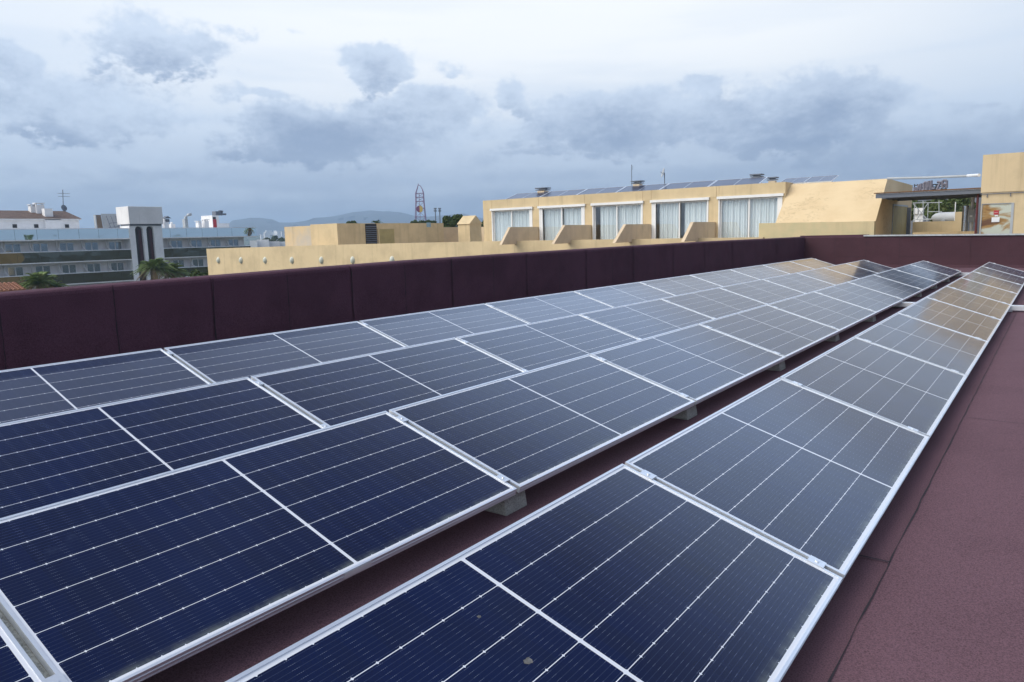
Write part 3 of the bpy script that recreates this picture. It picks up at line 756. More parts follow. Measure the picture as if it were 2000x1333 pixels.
MB().box(dl, dl+.02, YR+.035, YR+.11, -.5, dz1).box(dr-.02, dr+.05, YR+.012, YR+.11, -.5, dz1).box(dl, dr, YR+.035, YR+.11, dz1-.02, dz1).build('door_frame', M['greybox'], do)
cd = MB(); zc_ = ledge-.05
cd.tube([(rl, YR-.01, zc_), (2.2, YR-.01, zc_+.02)], .012)
for k in range(5): cd.box(rl+.17+k*.62, rl+.19+k*.62, YR-.015, YR+.03, zc_-.1, zc_+.01)
cd.build('conduit', M['greysteel'], rb)
sr = [at_y(px, py, YR+.06) for px, py in ((1941, 411.5), (1951, 411.5), (1951, 419.5), (1941, 419.5))]
t = MB().box(sr[0].x, sr[1].x, YR+.045, YR+.058, sr[2].z, sr[0].z).box(sr[0].x+.02, sr[1].x-.02, YR+.043, YR+.046, (sr[0].z+sr[2].z)/2-.004, (sr[0].z+sr[2].z)/2+.004, m=1)
tag(t.build('warning_sign', [M['red'], M['white']]), 'small red warning sign on the rusty door', 'sign')
t = MB(); a_, b_ = at_y(1942.5, 420.5, YR+.06), at_y(1949.5, 423.5, YR+.06)
t.prism([(a_.x, YR+.045, a_.z), (b_.x, YR+.045, a_.z), (b_.x-.02, YR+.045, b_.z), ((a_.x+b_.x)/2, YR+.045, b_.z+.02), (a_.x+.02, YR+.045, b_.z)], (0, .012, 0))
tag(t.build('white_sticker', M['white']), 'tiny white sticker just under the red sign on the rusty door', 'sign')
a_, b_ = at_y(1937, 425, YR+.06), at_y(1952, 434, YR+.06)
tag(MB().box(a_.x, b_.x, YR+.045, YR+.058, b_.z, a_.z).build('white_plate', M['white'], bevel=.004), 'blank white plate below the red sign on the rusty door', 'sign')
# canopy between the two blocks
cy0 = 29.5; cz = at_y(1740, 377.5, cy0).z
cn = thing('canopy', 'flat steel canopy with ribbed underside spanning between the yellow blocks', 'canopy', (-4, cy0, 0))
cxl = at_y(1740, 377.5, cy0).x
cm = MB(); cm.box(sx+.01, rl+.25, cy0, cy0+4.6, cz-.03, cz+.0); cm.build('deck', M['greybox'], cn)
MB().box(sx-.05, rl+.02, cy0-.03, cy0-.004, cz+.001, cz+.035).build('edge_trim', M['rustedge'], cn)
jm = MB()
for k in range(5): jm.box(sx+.01, rl+.2, cy0+.02+k*1.1, cy0+.12+k*1.1, cz-.16, cz-.032)
jm.build('joist', M['greysteel'], cn)
px_ = at_y(1907, 430, cy0+.2)
tag(MB().tube([(px_.x, cy0+.2, -1), (px_.x, cy0+.2, cz-.17)], .035).build('red_pipe', M['redpipe']), 'dark red upright pipe at the left side of the yellow stair block', 'pipe')
def at32(px, py): return at_y(px, py, 32.2)
a_, b_ = at32(1880, 403), at32(1890, 455)
mb = MB().tube([((a_.x+b_.x)/2, 32.2, -1), ((a_.x+b_.x)/2, 32.2, a_.z)], abs(b_.x-a_.x)/2, 18).lathe(((a_.x+b_.x)/2, 32.2, a_.z), [(abs(b_.x-a_.x)/2+.012, -.05), (abs(b_.x-a_.x)/2+.012, 0), (.03, .03)], 18)
tag(mb.build('flue_pipe', M['steel'], smooth=False), 'thick shiny steel flue pipe under the canopy', 'pipe', 'steel pipes under the canopy')
a_, b_ = at_y(1893, 403, 31.8), at_y(1900, 455, 31.8)
mb = MB().tube([((a_.x+b_.x)/2, 32.0, -1), ((a_.x+b_.x)/2, 32.0, cz-.2)], .062, 14)
tag(mb.build('flue_pipe', M['white']), 'slim pale pipe rising behind the grey meter box', 'pipe', 'steel pipes under the canopy')
a_, b_ = at_y(1891.5, 409, 31.7), at_y(1903, 434, 31.7)
bx = thing('meter_box', 'grey electrical box mounted on the slim pipe under the canopy', 'electrical box', (a_.x, 31.7, b_.z))
MB().box(a_.x, b_.x, 31.68, 31.9, b_.z, a_.z).build('case', M['greybox'], bx, bevel=.01)
MB().box(a_.x+.05, b_.x-.07, 31.665, 31.679, b_.z+.18, a_.z-.22).build('label_plate', M['white'], bx)
# low walls behind, tank, rail, ducts
ym = 36.5
lw = MB(); q0, q1 = at_y(1783, 452.5, 31.0), at_y(1908, 452.5, 31.0)
lw.box(q0.x, q1.x, 31.0, 31.2, -1, at_y(1845, 453, 31.0).z); 
q0, q1 = at_y(1783, 433, ym), at_y(1867, 433, ym); lw.box(q0.x, q1.x+.3, ym, ym+.25, -1, at_y(1820, 433, ym).z)
q2 = at_y(1880.5, 414, ym); lw.box(at_y(1866, 414, ym).x, q2.x, ym-.02, ym+.6, -1, q2.z)
tag(lw.build('yard_wall', M['stucco']), 'stepped low yellow walls of the yard seen under the canopy', 'wall')
p = at_y(1853, 423, 38.6); rr = abs(at_y(1855, 414, 38.6).z-at_y(1855, 435, 38.6).z)/2
tk = thing('water_tank', 'white horizontal water tank with rounded end behind the yard wall', 'tank', (p.x, 38.6, 0))
MB().lathe((p.x-.33, 38.6, p.z-.05), [(.02, -.35), (rr*.45, -.31), (rr*.8, -.2), (rr, 0), (rr, 1.1), (rr*.8, 1.3), (.02, 1.4)], 22, axis=Vector((1, .15, 0))).build('shell', M['tankgrey'], tk, smooth=True)
MB().box(p.x-.25, p.x-.1, 38.2, 39.0, -1, p.z-rr*.6).box(p.x+.5, p.x+.65, 38.2, 39.0, -1, p.z-rr*.6).build('cradle', M['greybox'], tk)
p0, p1 = at_y(1865, 433, 38), at_y(1866.5, 395, 38)
tag(MB().tube([(p0.x, 38, -1), (p1.x, 38, p1.z)], .022).build('white_post', M['white']), 'thin white post beside the white tank', 'post')
rm = MB(); z1 = at_y(1800, 429, 39.5).z; xa_, xb_ = at_y(1784, 429, 39.5).x, at_y(1850, 429, 39.5).x
rm.tube([(xa_, 39.5, z1), (xb_, 39.5, z1)], .02); rm.tube([(xa_, 39.5, z1-.18), (xb_, 39.5, z1-.18)], .014)
for k in range(6): x = xa_+(xb_-xa_)*k/5; rm.tube([(x, 39.5, -1), (x, 39.5, z1)], .014)
tag(rm.build('guard_rail', M['galv']), 'thin metal guard rail behind the yard wall', 'railing')
fm = MB()
for (u0, v0, u1, v1) in ((1783, 398, 1812, 430), (1812, 398, 1790, 430), (1803, 392, 1803, 432), (1834, 392, 1834, 432), (1783, 397, 1840, 396), (1812, 414, 1840, 414)):
    fm.tube([at_y(u0, v0, 40), at_y(u1, v1, 40)], .018)
for u in (1787, 1813): fm.tube([(at_y(u, 430, 40).x, 40, -1), at_y(u, 396, 40)], .018)
tag(fm.build('steel_frame', M['greybox']), 'light steel cross braced frame behind the yard', 'steel frame')
a_, b_ = at_y(1785, 407, 41), at_y(1802, 418, 41)
tag(MB().box(a_.x, (a_.x+b_.x)/2-.03, 41, 41.4, b_.z, a_.z).box((a_.x+b_.x)/2+.03, b_.x, 41, 41.4, b_.z, a_.z).box(a_.x, b_.x, 41.1, 41.3, -1, b_.z).build('air_unit', M['whitewall']), 'pair of small white air units beyond the steel frame', 'air unit')
# white pipe carried from the wing's roof to the stair block
p0, p1, p2 = at_y(1733, 349, 30.6), at_y(1890, 344, 30.2), at_y(1912.5, 342.5, 29.0)
pp = thing('overhead_pipe', 'long thin white pipe slung between the sloped wall and stair block', 'pipe', p0)
MB().tube([p0, p0.lerp(p1, .5)-Vector((0, 0, .015)), p1], .045, 10).build('tube', M['greybox'], pp)
MB().tube([p1+Vector((0, 0, .005)), p2], .05, 10).build('end_sleeve', M['white'], pp)
# the big roof sign seen from behind: letter frames on scaffolding, out of reading
sg = thing('roof_sign', 'row of big dark roof sign letters seen from behind on scaffolding', 'sign', at_y(1815, 375, 60))
ys_ = 58
sm_, bm_ = MB(), MB()
def SP(px, py, y=ys_): return at_y(px, py, y)
lets = [(1786, 366, 1790, 374, 0), (1792, 361, 1798, 374, 1), (1799, 359, 1804, 372, 2), (1805, 357, 1810, 371, 3), (1811, 354, 1817, 372, 1), (1819, 353, 1825, 369, 2), (1830, 356, 1837, 371, 4), (1841, 353, 1849, 368, 5)]
for (u0, v0, u1, v1, k) in lets:
    P = lambda a, b: SP(u0+(u1-u0)*a, v0+(v1-v0)*b)
    segs = {0: [(0, 0, 0, 1), (1, 0, 1, 1), (0, 1, 1, 1)], 1: [(0, 1, .5, 0), (.5, 0, 1, 1), (.25, .6, .75, .6)], 2: [(0, 0, 0, 1), (0, 1, 1, 1)], 3: [(0, 0, 0, 1), (1, 0, 1, 1), (0, 0, 1, 0), (0, 1, 1, 1)],
            4: [(0, 0, 1, 0), (1, 0, 0, 1), (0, 1, 1, 1)], 5: [(0, 0, 0, 1), (1, 0, 1, 1), (0, 0, 1, .0), (0, .5, 1, .5)]}[k]
    for s_ in segs: sm_.tube([P(s_[0], s_[1]), P(s_[2], s_[3])], .085, 4)
for u in range(1786, 1851, 6): bm_.tube([SP(u, 377, 58.5), SP(u, 360, 58.5)], .03, 5)
for v in (361, 366, 371, 375): bm_.tube([SP(1785, v+1.5, 58.4), SP(1850, v-1.5, 58.4)], .035, 5)
for u in range(1786, 1845, 12): bm_.tube([SP(u, 376, 58.5), SP(u+9, 361, 59.2)], .03, 5)
sm_.build('letter_frames', M['signback'] if 'signback' in M else M['greysteel'], sg); bm_.build('scaffold', M['black'], sg)
a_, b_ = SP(1784, 376, 58.0), SP(1852, 376, 61)
rt2 = MB().box(a_.x-2, b_.x+3, 57.5, 63, GZ, SP(1815, 380, 58).z)
tag(rt2.build('sign_building', M['greysteel']), 'building that carries the big roof sign, mostly hidden by the canopy', 'building')

# ------------------------------------------------------------------ the mirrored balcony hotel on the left
XH = -100.0
def xh(px, py, x=XH): return at_x(px, py, x)
mh = thing('mirror_hotel', 'pale hotel with mirrored balcony fronts and a twin slot tower', 'building', (XH, 52, GZ))
yA, yT0, yT1, yB = 14.0, 49.55, 54.0, xh(489, 477).y
yE_ = xh(500, 441).y
ST = 2.78; railz = [3.62, .86, -1.92, -4.70, -7.48]
XB = XH-1.6
shell = MB()
shell.box(XB-12, XB, yA, yB, GZ, 2.35)
shell.build('rear_wall', M['greywall'], mh)
segs = [(yA, yT0), (yT1, yB)]
for k, z in enumerate(railz):
    for si, (a, b) in enumerate(segs):
        bb = yE_ if (k == 0 and si == 1) else b
        MB().box(XB, XH+.03, a, bb, z-1.42, z-1.30).build('balcony_slab', M['whitewall'], mh)
        f_ = MB().box(XH-.02, XH, a, bb, z-1.29, z-.06)
        if k == 0 and si == 1: f_.box(XB, XH-.02, yE_-.02, yE_, z-1.29, z-.06)
        f_ = f_.build('balcony_front', M['mirror' if k == 0 else 'darkreflect'], mh)
        MB().box(XH-.06, XH+.07, a, bb, z-.05, z+.04).build('hand_rail', M['rail'], mh)
pitch = 3.02; wn_ = 0
for k, z in enumerate(railz[:3]):
    zf = z-2.78+.06+1.30-1.30
    floor = z-1.30-ST+1.30                         # top of the slab below
    top = z-1.45
    for si, (a, b) in enumerate(segs):
        y = b-2.15 if si == 0 else a+2.0
        while a+.4 < y < b-1.6:
            if y < 30: break
            w = MB(); wz0, wz1 = top-2.05, top-.32
            w.box(XB+.005, XB+.06, y, y+.11, wz0, wz1); w.box(XB+.005, XB+.06, y+1.69, y+1.8, wz0, wz1); w.box(XB+.005, XB+.06, y, y+1.8, wz1, wz1+.34 if k == 0 else wz1+.14); w.box(XB+.01, XB+.055, y+.84, y+.96, wz0, wz1)
            wo_ = w.build('window', M['white'], mh); wn_ += 1
            B(XB+.004, XB+.03, y+.07, y+1.73, wz0, wz1).build('pane', M['hotelpane'] if 'hotelpane' in M else M['hazepane'], wo_)
            nf = y-.35
            pf = [(XB, nf, top+.02)]
            # curved party fin left of each window
            n_ = 8
            poly = [(XB, nf, top), (XB+.15, nf, top)]+[(XB+.15+1.3*(1-math.cos(i/n_*math.pi/2)), nf, top-.2-1.05*math.sin(i/n_*math.pi/2)) for i in range(n_+1)]+[(XB+1.45, nf, wz0-.2), (XB, nf, wz0-.2)]
            MB().prism(poly, (0, .1, 0)).build('balcony_fin', M['whitewall'], mh)
            y += -pitch if si == 0 else pitch
# tower
tw = MB(); XT = XH+.15
s1 = (xh(262.4, 449).y, xh(278, 449).y); s2 = (xh(284.5, 449).y, xh(299, 449).y)
zA = 3.95; zs = 3.45
for a, b in ((yT0, s1[0]), (s1[1], s2[0]), (s2[1], yT1)): tw.box(XT-.5, XT, a, b, GZ, zs)
tw.box(XT-2.6, XT-.5, yT0+.004, yT1-.004, GZ, zA)
for a, b in (s1, s2):
    c, r_ = (a+b)/2, (b-a)/2; n_ = 10
    for i in range(n_):
        y0, y1 = a+(b-a)*i/n_, a+(b-a)*(i+1)/n_
        h0 = zs+.42*math.sqrt(max(0, 1-((y0-c)/r_)**2)); h1 = zs+.42*math.sqrt(max(0, 1-((y1-c)/r_)**2))
        tw.prism([(XT-.5, y0, h0), (XT-.5, y1, h1), (XT-.5, y1, zA), (XT-.5, y0, zA)], (.5, 0, 0))
for a, b in ((yT0, s1[0]), (s1[1], s2[0]), (s2[1], yT1)): tw.box(XT-.5, XT, a, b, zs, zA)
tw.build('tower_shaft', M['whitewall'], mh)
sl_ = MB(); 
for a, b in (s1, s2): sl_.box(XT-.42, XT-.40, a, b, GZ, zA-.05)
so_ = sl_.build('slot_glazing', M['dark'], mh)
rs_ = MB()
for a, b in (s1, s2): rs_.box(XT-.39, XT-.36, b-.42, b-.1, GZ, zs); rs_.box(XT-.39, XT-.34, (a+b)/2-.04, (a+b)/2+.02, GZ, zs+.3)
rs_.build('slot_mullions', mat('maroon_frame', (.06, .012, .02), .5), so_)
hd = MB(); hd.box(XT-3.0, XT+.35, yT0-.1, yT1+.1, zA+.22, 6.5); hd.build('tower_head', M['headwall'] if 'headwall' in M else M['greywall'], mh, bevel=.04)
MB().box(XT-2.4, XT+.1, yT0+.05, yT1-.05, zA, zA+.22).build('tower_neck', M['greysteel'], mh)
# tile roofed penthouse on top
ph = thing('penthouse', 'white rooftop house with a brown tiled roof and small square windows', 'building', (-108, 40, 2.3))
XP = -106.0
yP = at_x(155, 440, XP).y
pz0, pz1 = 2.3, at_x(130, 430, XP).z
MB().box(XP-7, XP, 20, yP, pz0, pz1).box(XP, XP+.35, at_x(87, 440, XP).y, at_x(118, 440, XP).y, pz0, pz1+.08).build('wall', M['whitewall'], ph)
MB().box(XP-7.2, XP+.35, 20, yP+.2, pz1-.02, pz1+.14).build('eaves', M['white'], ph)
rt = MB(); zr_ = at_x(60, 412, XP-3.2).z
ra, rb_ = (20, yP+.25), (20, at_x(127, 412, XP-3.2).y)
rt.quad((XP+.4, ra[0], pz1+.14), (XP+.4, ra[1], pz1+.14), (XP-3.2, rb_[1], zr_), (XP-3.2, rb_[0], zr_))
rt.quad((XP-7.2, ra[1], pz1+.14), (XP-7.2, ra[0], pz1+.14), (XP-3.2, rb_[0], zr_), (XP-3.2, rb_[1], zr_))
rt.quad((XP+.4, ra[1], pz1+.14), (XP-7.2, ra[1], pz1+.14), (XP-3.2, rb_[1], zr_))
rt.build('tiled_roof', M['browntile'], ph)
for px in (28.5, 70.5, 130.5):
    p = at_x(px, 442, XP); wx_ = MB().box(XP+.004, XP+.05, p.y-.32, p.y+.32, p.z-.3, p.z+.3).build('window', M['white'], ph)
    MB().box(XP+.05, XP+.07, p.y-.25, p.y+.25, p.z-.23, p.z+.23).build('pane', M['dark'], wx_)
def chim(px0, px1, py0, py1, x, lb, cap=True):
    a, b = at_x(px0, py1, x), at_x(px1, py0, x)
    t = thing('chimney', lb, 'chimney', (x, (a.y+b.y)/2, a.z), 'white chimneys on the mirrored hotel')
    MB().box(x-.5, x+.3, a.y, b.y, a.z-.6, b.z-.25 if cap else b.z).build('stack', M['whitewall'], t)
    if cap: MB().box(x-.6, x+.4, a.y-.08, b.y+.08, b.z-.08, b.z).box(x-.4, x-.3, a.y+.05, a.y+.15, b.z-.25, b.z-.08).box(x-.4, x-.3, b.y-.15, b.y-.05, b.z-.25, b.z-.08).box(x+.1, x+.2, a.y+.05, a.y+.15, b.z-.25, b.z-.08).box(x+.1, x+.2, b.y-.15, b.y-.05, b.z-.25, b.z-.08).build('cap', M['whitewall'], t)
chim(58.5, 68, 400, 412, XP-2.6, 'small white chimney furthest left on the brown tiled roof')
chim(70, 84, 397, 416, XP-2.2, 'wide white chimney with raised cap amid the tiled roof')
chim(86.5, 100.5, 408, 426, XP-.8, 'plain white chimney low on the tiled roof slope', False)
chim(386, 391, 432, 443, -103, 'short white roof chimney right of the steel vent pipe')
chim(398, 405, 429, 443, -103, 'short white roof chimney beside the white stair house')
p0, p1 = at_x(123.5, 412, XP-3.2), at_x(122.5, 371, XP-3.2)
an = thing('antenna_mast', 'tall thin aerial mast with a dark dish above the tiled roof', 'antenna', p0)
am_ = MB().tube([p0-Vector((0, 0, .3)), p1], .05)
for dz_ in (.5, .9): am_.tube([p1+Vector((0, -.7, -dz_)), p1+Vector((0, .8, -dz_))], .025)
for k in range(6): am_.tube([p1+Vector((-.3, -.6+k*.26, -.5)), p1+Vector((.3, -.6+k*.26, -.5))], .018)
am_.build('mast', M['greysteel'], an)
MB().lathe(at_x(124, 407, XP-3.1), [(.02, -.05), (.25, .0), (.42, .1), (.43, .12), (.25, .03), (.01, 0)], 18, axis=Vector((1, .3, .2))).build('dish', M['greysteel'], an, smooth=True)
# sheet metal screen beside the tower
a_, b_ = at_x(187, 420, -104), at_x(201, 446, -104); c_ = at_x(232, 418, -104)
sc = thing('roof_screen', 'brown and grey sheet screen on struts left of the tower head', 'screen', b_)
MB().prism([(-104, a_.y, b_.z), (-104, b_.y, b_.z), (-104.3, b_.y, a_.z), (-104.3, a_.y, a_.z)], (.06, 0, 0)).build('brown_sheet', mat('brown_sheet', (.16, .12, .09), .7), sc)
MB().prism([(-104, b_.y+.05, b_.z), (-104, c_.y, b_.z), (-104.3, c_.y, c_.z), (-104.3, b_.y+.05, c_.z)], (.06, 0, 0)).box(-104.4, -103.9, a_.y-.12, a_.y, b_.z, a_.z).build('grey_sheet', M['greybox'], sc)
st_ = MB()
for k in range(4): st_.tube([(-102.5, b_.y+.6+k*.55, b_.z-.9), (-103.8, b_.y+.5+k*.6, c_.z-.3)], .05, 5)
for k in range(3): st_.tube([(-102.7, b_.y+.2, b_.z-.5+k*.55), (-102.9, c_.y, b_.z-.4+k*.6)], .05, 5)
st_.build('strut', M['greysteel'], sc)
# things right of the tower on that roof
p = at_x(322, 427, -102)
t = thing('roof_cowl', 'white vent stack with a dark peaked cowl right of the tower', 'roof vent', (p.x, p.y, 2.3))
MB().box(-102.3, -101.7, p.y-.3, p.y+.35, 2.3, p.z-.5).box(-102.3, -101.7, p.y-.25, p.y-.12, p.z-.5, p.z).build('stack', M['whitewall'], t)
MB().prism([(-102.5, p.y-.3, p.z), (-102.5, p.y+.75, p.z), (-102.5, p.y+.25, p.z+.32)], (.9, 0, 0)).box(-102.3, -101.8, p.y+.05, p.y+.55, p.z-.55, p.z-.1).build('cowl', M['greysteel'], t)
p0, p1 = at_x(362.5, 443, -102), at_x(364, 424, -102)
tag(MB().tube([(-102, p0.y, 2.3), (-102, p0.y+.15, p1.z), (-102, p1.y+.35, p1.z+.28), (-102, p1.y+.75, p1.z+.38)], .22, 12).box(-102.4, -101.7, p0.y-.2, p0.y+.25, 2.3, p1.z-.3).build('vent_duct', M['galv']), 'bent grey metal vent duct on the mirrored hotel roof', 'duct')
a_, b_ = at_x(414, 421, -104), at_x(428.5, 443, -104)
t = thing('stair_house', 'white rooftop stair house with a red door', 'building', (-104, a_.y, 2.3))
MB().box(-107, -104, a_.y, b_.y, 2.3, a_.z).box(-107, -104.2, b_.y, at_x(449, 435, -104).y, 2.3, at_x(440, 430, -104).z-.5).build('wall', M['whitewall'], t)
q = at_x(419.5, 436, -104)
MB().box(-103.996, -103.95, q.y-.28, q.y+.28, 2.35, q.z+.55).build('door', M['red'], t)
MB().box(-103.996, -103.94, q.y-.26, q.y+.2, q.z+.56, q.z+.9).build('fanlight', M['dark'], t)
a_, b_ = at_x(421, 413, -105), at_x(443, 421, -105)
t = MB().box(-106, -105, a_.y, a_.y+.9, b_.z, a_.z).box(-105.8, -105.1, a_.y+1.0, b_.y, b_.z+.05, b_.z+.3).box(-105.7, -105.3, a_.y+.9, a_.y+1.3, b_.z, a_.z+.15).tube([(-105.4, a_.y+1.2, b_.z), (-105.4, a_.y+1.5, a_.z+.1)], .08, 6)
tag(t.build('roof_machine', M['greysteel']), 'dark roof machinery standing on the white stair house', 'machine')
a_, b_ = at_x(334, 438, -105), at_x(343, 447, -105)
tag(MB().box(-106, -105, a_.y, b_.y, 2.3, a_.z).lathe((-105.4, (a_.y+b_.y)/2, a_.z), [(.18, 0), (.2, .18), (.1, .3)], 10).build('roof_box', M['whitewall']), 'low white plant box right of the tower head', 'roof box')

# ------------------------------------------------------------------ far things
def place(px, py, dist):
    d = ray(px, py); h = math.hypot(d.x, d.y); return EYE+d*(dist/h)
# free fall tower with a round two colour emblem
D = 260; c0 = place(822, 436, D); ctop = place(822, 361, D)
u_ = Vector((_r0.x, _r0.y, 0)); v_ = Vector((-u_.y, u_.x, 0)); k_ = D/FPX*1.02
lt = thing('lattice_tower', 'tall purple lattice tower with a curved crown and round emblem', 'tower', (c0.x, c0.y, GZ))
lm = MB(); H_ = ctop.z-GZ
def tp(s_, t_, py): 
    q = place(822, py, D); wv = 9.2 if py > 425 else (7.6 if py > 385 else 7.4); wv = 7.2+max(0, (py-390))*.055
    return Vector((c0.x, c0.y, q.z))+u_*(s_*wv*k_)+v_*(t_*wv*k_*.8)
lev = [378, 386, 394, 408, 424, 440, 470, 510]
for s_ in (-1, 1):
    for t_ in (-1, 1):
        lm.tube([tp(s_, t_, p) for p in lev], .11, 6)
        if s_ < 0: lm.tube([tp(s_, t_, 378), tp(-.55, t_*.5, 368), tp(-.25, t_*.2, 361)], .10, 6)
        else: lm.tube([tp(s_, t_, 378), tp(.75, t_*.6, 370), tp(.35, t_*.3, 364), tp(-.25, 0, 361)], .10, 6)
for p in lev[:-1]:
    for (s0, t0, s1_, t1_) in ((-1, -1, 1, -1), (1, -1, 1, 1), (1, 1, -1, 1), (-1, 1, -1, -1)): lm.tube([tp(s0, t0, p), tp(s1_, t1_, p)], .065, 5)
for a, b in zip(lev, lev[1:]):
    for (s0, t0, s1_, t1_) in ((-1, -1, 1, -1), (1, 1, -1, 1)): lm.tube([tp(s0, t0, a), tp(s1_, t1_, b)], .05, 5)
lm.tube([tp(-.1, 0, 378), tp(-.1, 0, 430)], .07, 5); lm.tube([tp(-.25, 0, 363), tp(-.25, 0, 358.5)], .07, 5)
lm.build('lattice', M['purple'], lt)
ec = Vector((c0.x, c0.y, place(823, 409, D).z))-v_*(9*k_); rE = 6.2*k_
for nm, mt, w0, w1 in (('emblem_left', mat('maroon_paint', (.16, .03, .09), .5), math.pi/2, 3*math.pi/2), ('emblem_right', M['yellow'], -math.pi/2, math.pi/2)):
    pts = [ec+u_*(rE*math.cos(w0+(w1-w0)*i/16)*.95)+Vector((0, 0, rE*math.sin(w0+(w1-w0)*i/16))) for i in range(17)]
    MB().prism(pts, -v_*.5).build(nm, mt, lt)
for i, px in enumerate((850, 858.5)):
    b0, b1 = place(px, 436, 240), place(px, 408, 240)
    t = thing('floodlight_mast', ['left', 'right'][i]+' of two thin masts with lamp clusters beside the lattice tower', 'mast', (b0.x, b0.y, GZ), 'floodlight masts')
    MB().tube([(b0.x, b0.y, GZ), (b1.x, b1.y, b1.z)], .17, 7).build('pole', M['greysteel'], t)
    hm = MB(); 
    for s_ in (-1, 0, 1):
        for z_ in (0, -.7): q = Vector((b1.x, b1.y, b1.z+z_))+u_*s_*.25; hm.box(q.x-.15, q.x+.15, q.y-.15, q.y+.15, q.z-.22, q.z+.22)
    hm.build('lamp_head', M['greysteel'], t)

def leaf_tree(name, c, rx, rz, n, mt, label, group, ls=.35, trunk=True, flat=1.0, gz=GZ, lobes=9):
    t = thing(name, label, 'tree', (c.x, c.y, gz), group)
    mb = MB(); rnd = random.Random(hash((round(c.x), round(c.y), n)) & 0xffff)
    cl = [(Vector((rnd.gauss(0, .45), rnd.gauss(0, .45), rnd.uniform(-.55, .6))), rnd.uniform(.28, .52)) for _ in range(lobes)]
    for _ in range(n):
        o, r_ = rnd.choice(cl); d = Vector((rnd.gauss(0, 1), rnd.gauss(0, 1), rnd.gauss(0, .8))).normalized()*r_*(rnd.random()**.4)
        q = o+d; p = Vector((c.x+q.x*rx, c.y+q.y*rx, c.z+q.z*rz*flat))
        a = Vector((rnd.gauss(0, 1), rnd.gauss(0, 1), rnd.gauss(0, 1))).normalized(); b = a.orthogonal().normalized(); s_ = ls*rnd.uniform(.5, 1.3)
        mb.quad(p-a*s_-b*s_*.5, p+a*s_*.2-b*s_*.6, p+a*s_+b*s_*.3, p-a*s_*.3+b*s_*.6)
    mb.build('crown', mt, t, fix=False)
    if trunk:
        tm = MB(); tm.tube([(c.x, c.y, gz), (c.x+.1, c.y, gz+(c.z-gz)*.5), (c.x, c.y, c.z)], [rx*.09, rx*.06, rx*.03], 8)
        for o, r_ in cl[:5]: tm.tube([(c.x, c.y, c.z-rz*.5), (c.x+o.x*rx*.8, c.y+o.y*rx*.8, c.z+o.z*rz*.7)], [rx*.04, rx*.015], 6)
        tm.build('trunk', M['trunk'], t)
    return t
def tree_px(px0, px1, py0, py1, dist, label, mt='leaf', n=1600, ls=None, group='trees beyond the roofs', name='tree', lobes=9, gz=GZ):
    c = place((px0+px1)/2, (py0+py1)/2, dist); k = dist/FPX; rx_, rz_ = (px1-px0)/2*k, (py1-py0)/2*k
    return leaf_tree(name, c, rx_*1.15, rz_*1.15, n, M[mt], label, group, ls or max(rx_*.10, .12), gz=gz, lobes=lobes)
tree_px(866, 899, 421, 455, 75, 'round dark tree left of the gabled chimney hood', n=3600, ls=.13, lobes=14)
tree_px(924, 936, 434, 452, 75, 'small dark tree right of the gabled chimney hood', n=1200, ls=.11)
tree_px(936, 950, 432, 452, 80, 'dark tree half hidden behind the left end of the window facade', n=1200, ls=.12)
tree_px(820, 846, 429.5, 440, 130, 'low bushy tree top behind the rooftop block by the lattice tower', n=1200, ls=.22)
tree_px(802, 815, 431, 440, 130, 'small bushy tree top left of the lattice tower foot', n=700, ls=.2)
tree_px(680, 697, 433, 442, 120, 'tree top showing over the rooftop block left of the louvred door', n=700, ls=.2)
tree_px(516, 540, 466, 482, 300, 'low olive tree among small houses left of the rooftop block', n=1200, ls=.5, mt='leafpine')
tree_px(538, 558, 463, 480, 320, 'low dark tree touching the rooftop block corner in the distance', n=1200, ls=.5)
def palm(px, py, dist, label, size=2.6, nf=34, group='palm trees', dry=.25):
    c = place(px, py, dist); t = thing('palm_tree', label, 'palm tree', (c.x, c.y, GZ), group); rnd = random.Random(int(px*7+py))
    MB().tube([(c.x, c.y, GZ), (c.x+.15, c.y, (GZ+c.z)/2), (c.x, c.y, c.z)], [.32, .24, .2], 10).build('trunk', M['trunk'], t)
    fg, fd = MB(), MB()
    for i in range(nf):
        an = rnd.uniform(0, 2*math.pi); up = rnd.uniform(-.5, 1.25); L_ = size*rnd.uniform(.8, 1.15); mb = fd if (up < 0 and rnd.random() < dry*2.4) else fg
        d = Vector((math.cos(an)*math.cos(up), math.sin(an)*math.cos(up), math.sin(up))); side = Vector((-math.sin(an), math.cos(an), 0)); p = Vector((c.x, c.y, c.z))
        prev = p; N_ = 9
        for k in range(1, N_+1):
            f_ = k/N_; cur = p+d*L_*f_+Vector((0, 0, -L_*.55*f_*f_))
            mb.quad(prev-side*.02, cur-side*.015, cur+side*.015, prev+side*.02)
            for s_ in (-1, 1):
                w = L_*.30*math.sin(math.pi*min(1, .15+f_*.85))
                tip = cur+side*s_*w*.8+d*w*.5+Vector((0, 0, -w*.45+rnd.uniform(-.05, .05)))
                mb.quad(cur-d*.05, tip, cur+d*.05)
                mid_ = (cur+prev)/2; tip = mid_+side*s_*w*.8+d*w*.5+Vector((0, 0, -w*.4)); mb.quad(mid_-d*.05, tip, mid_+d*.05)
            prev = cur
    fg.build('crown', M['palm'], t, fix=False)
    if fd.v: fd.build('dry_fronds', M['palmdry'], t, fix=False)
palm(302, 522, 78, 'bushy palm tree in front of the twin slot tower', 2.1, 80, dry=.5)
palm(336, 529, 80, 'palm tree right of the tower foot, darker and lower', 1.9, 60, dry=.15)
palm(76, 552, 66, 'palm crown peeping over the left parapet beside the red tiles', 1.75, 60, dry=.45)
palm(108, 560, 66, 'low palm at the far left, mostly hidden by the parapet', 1.1, 36, dry=.2)
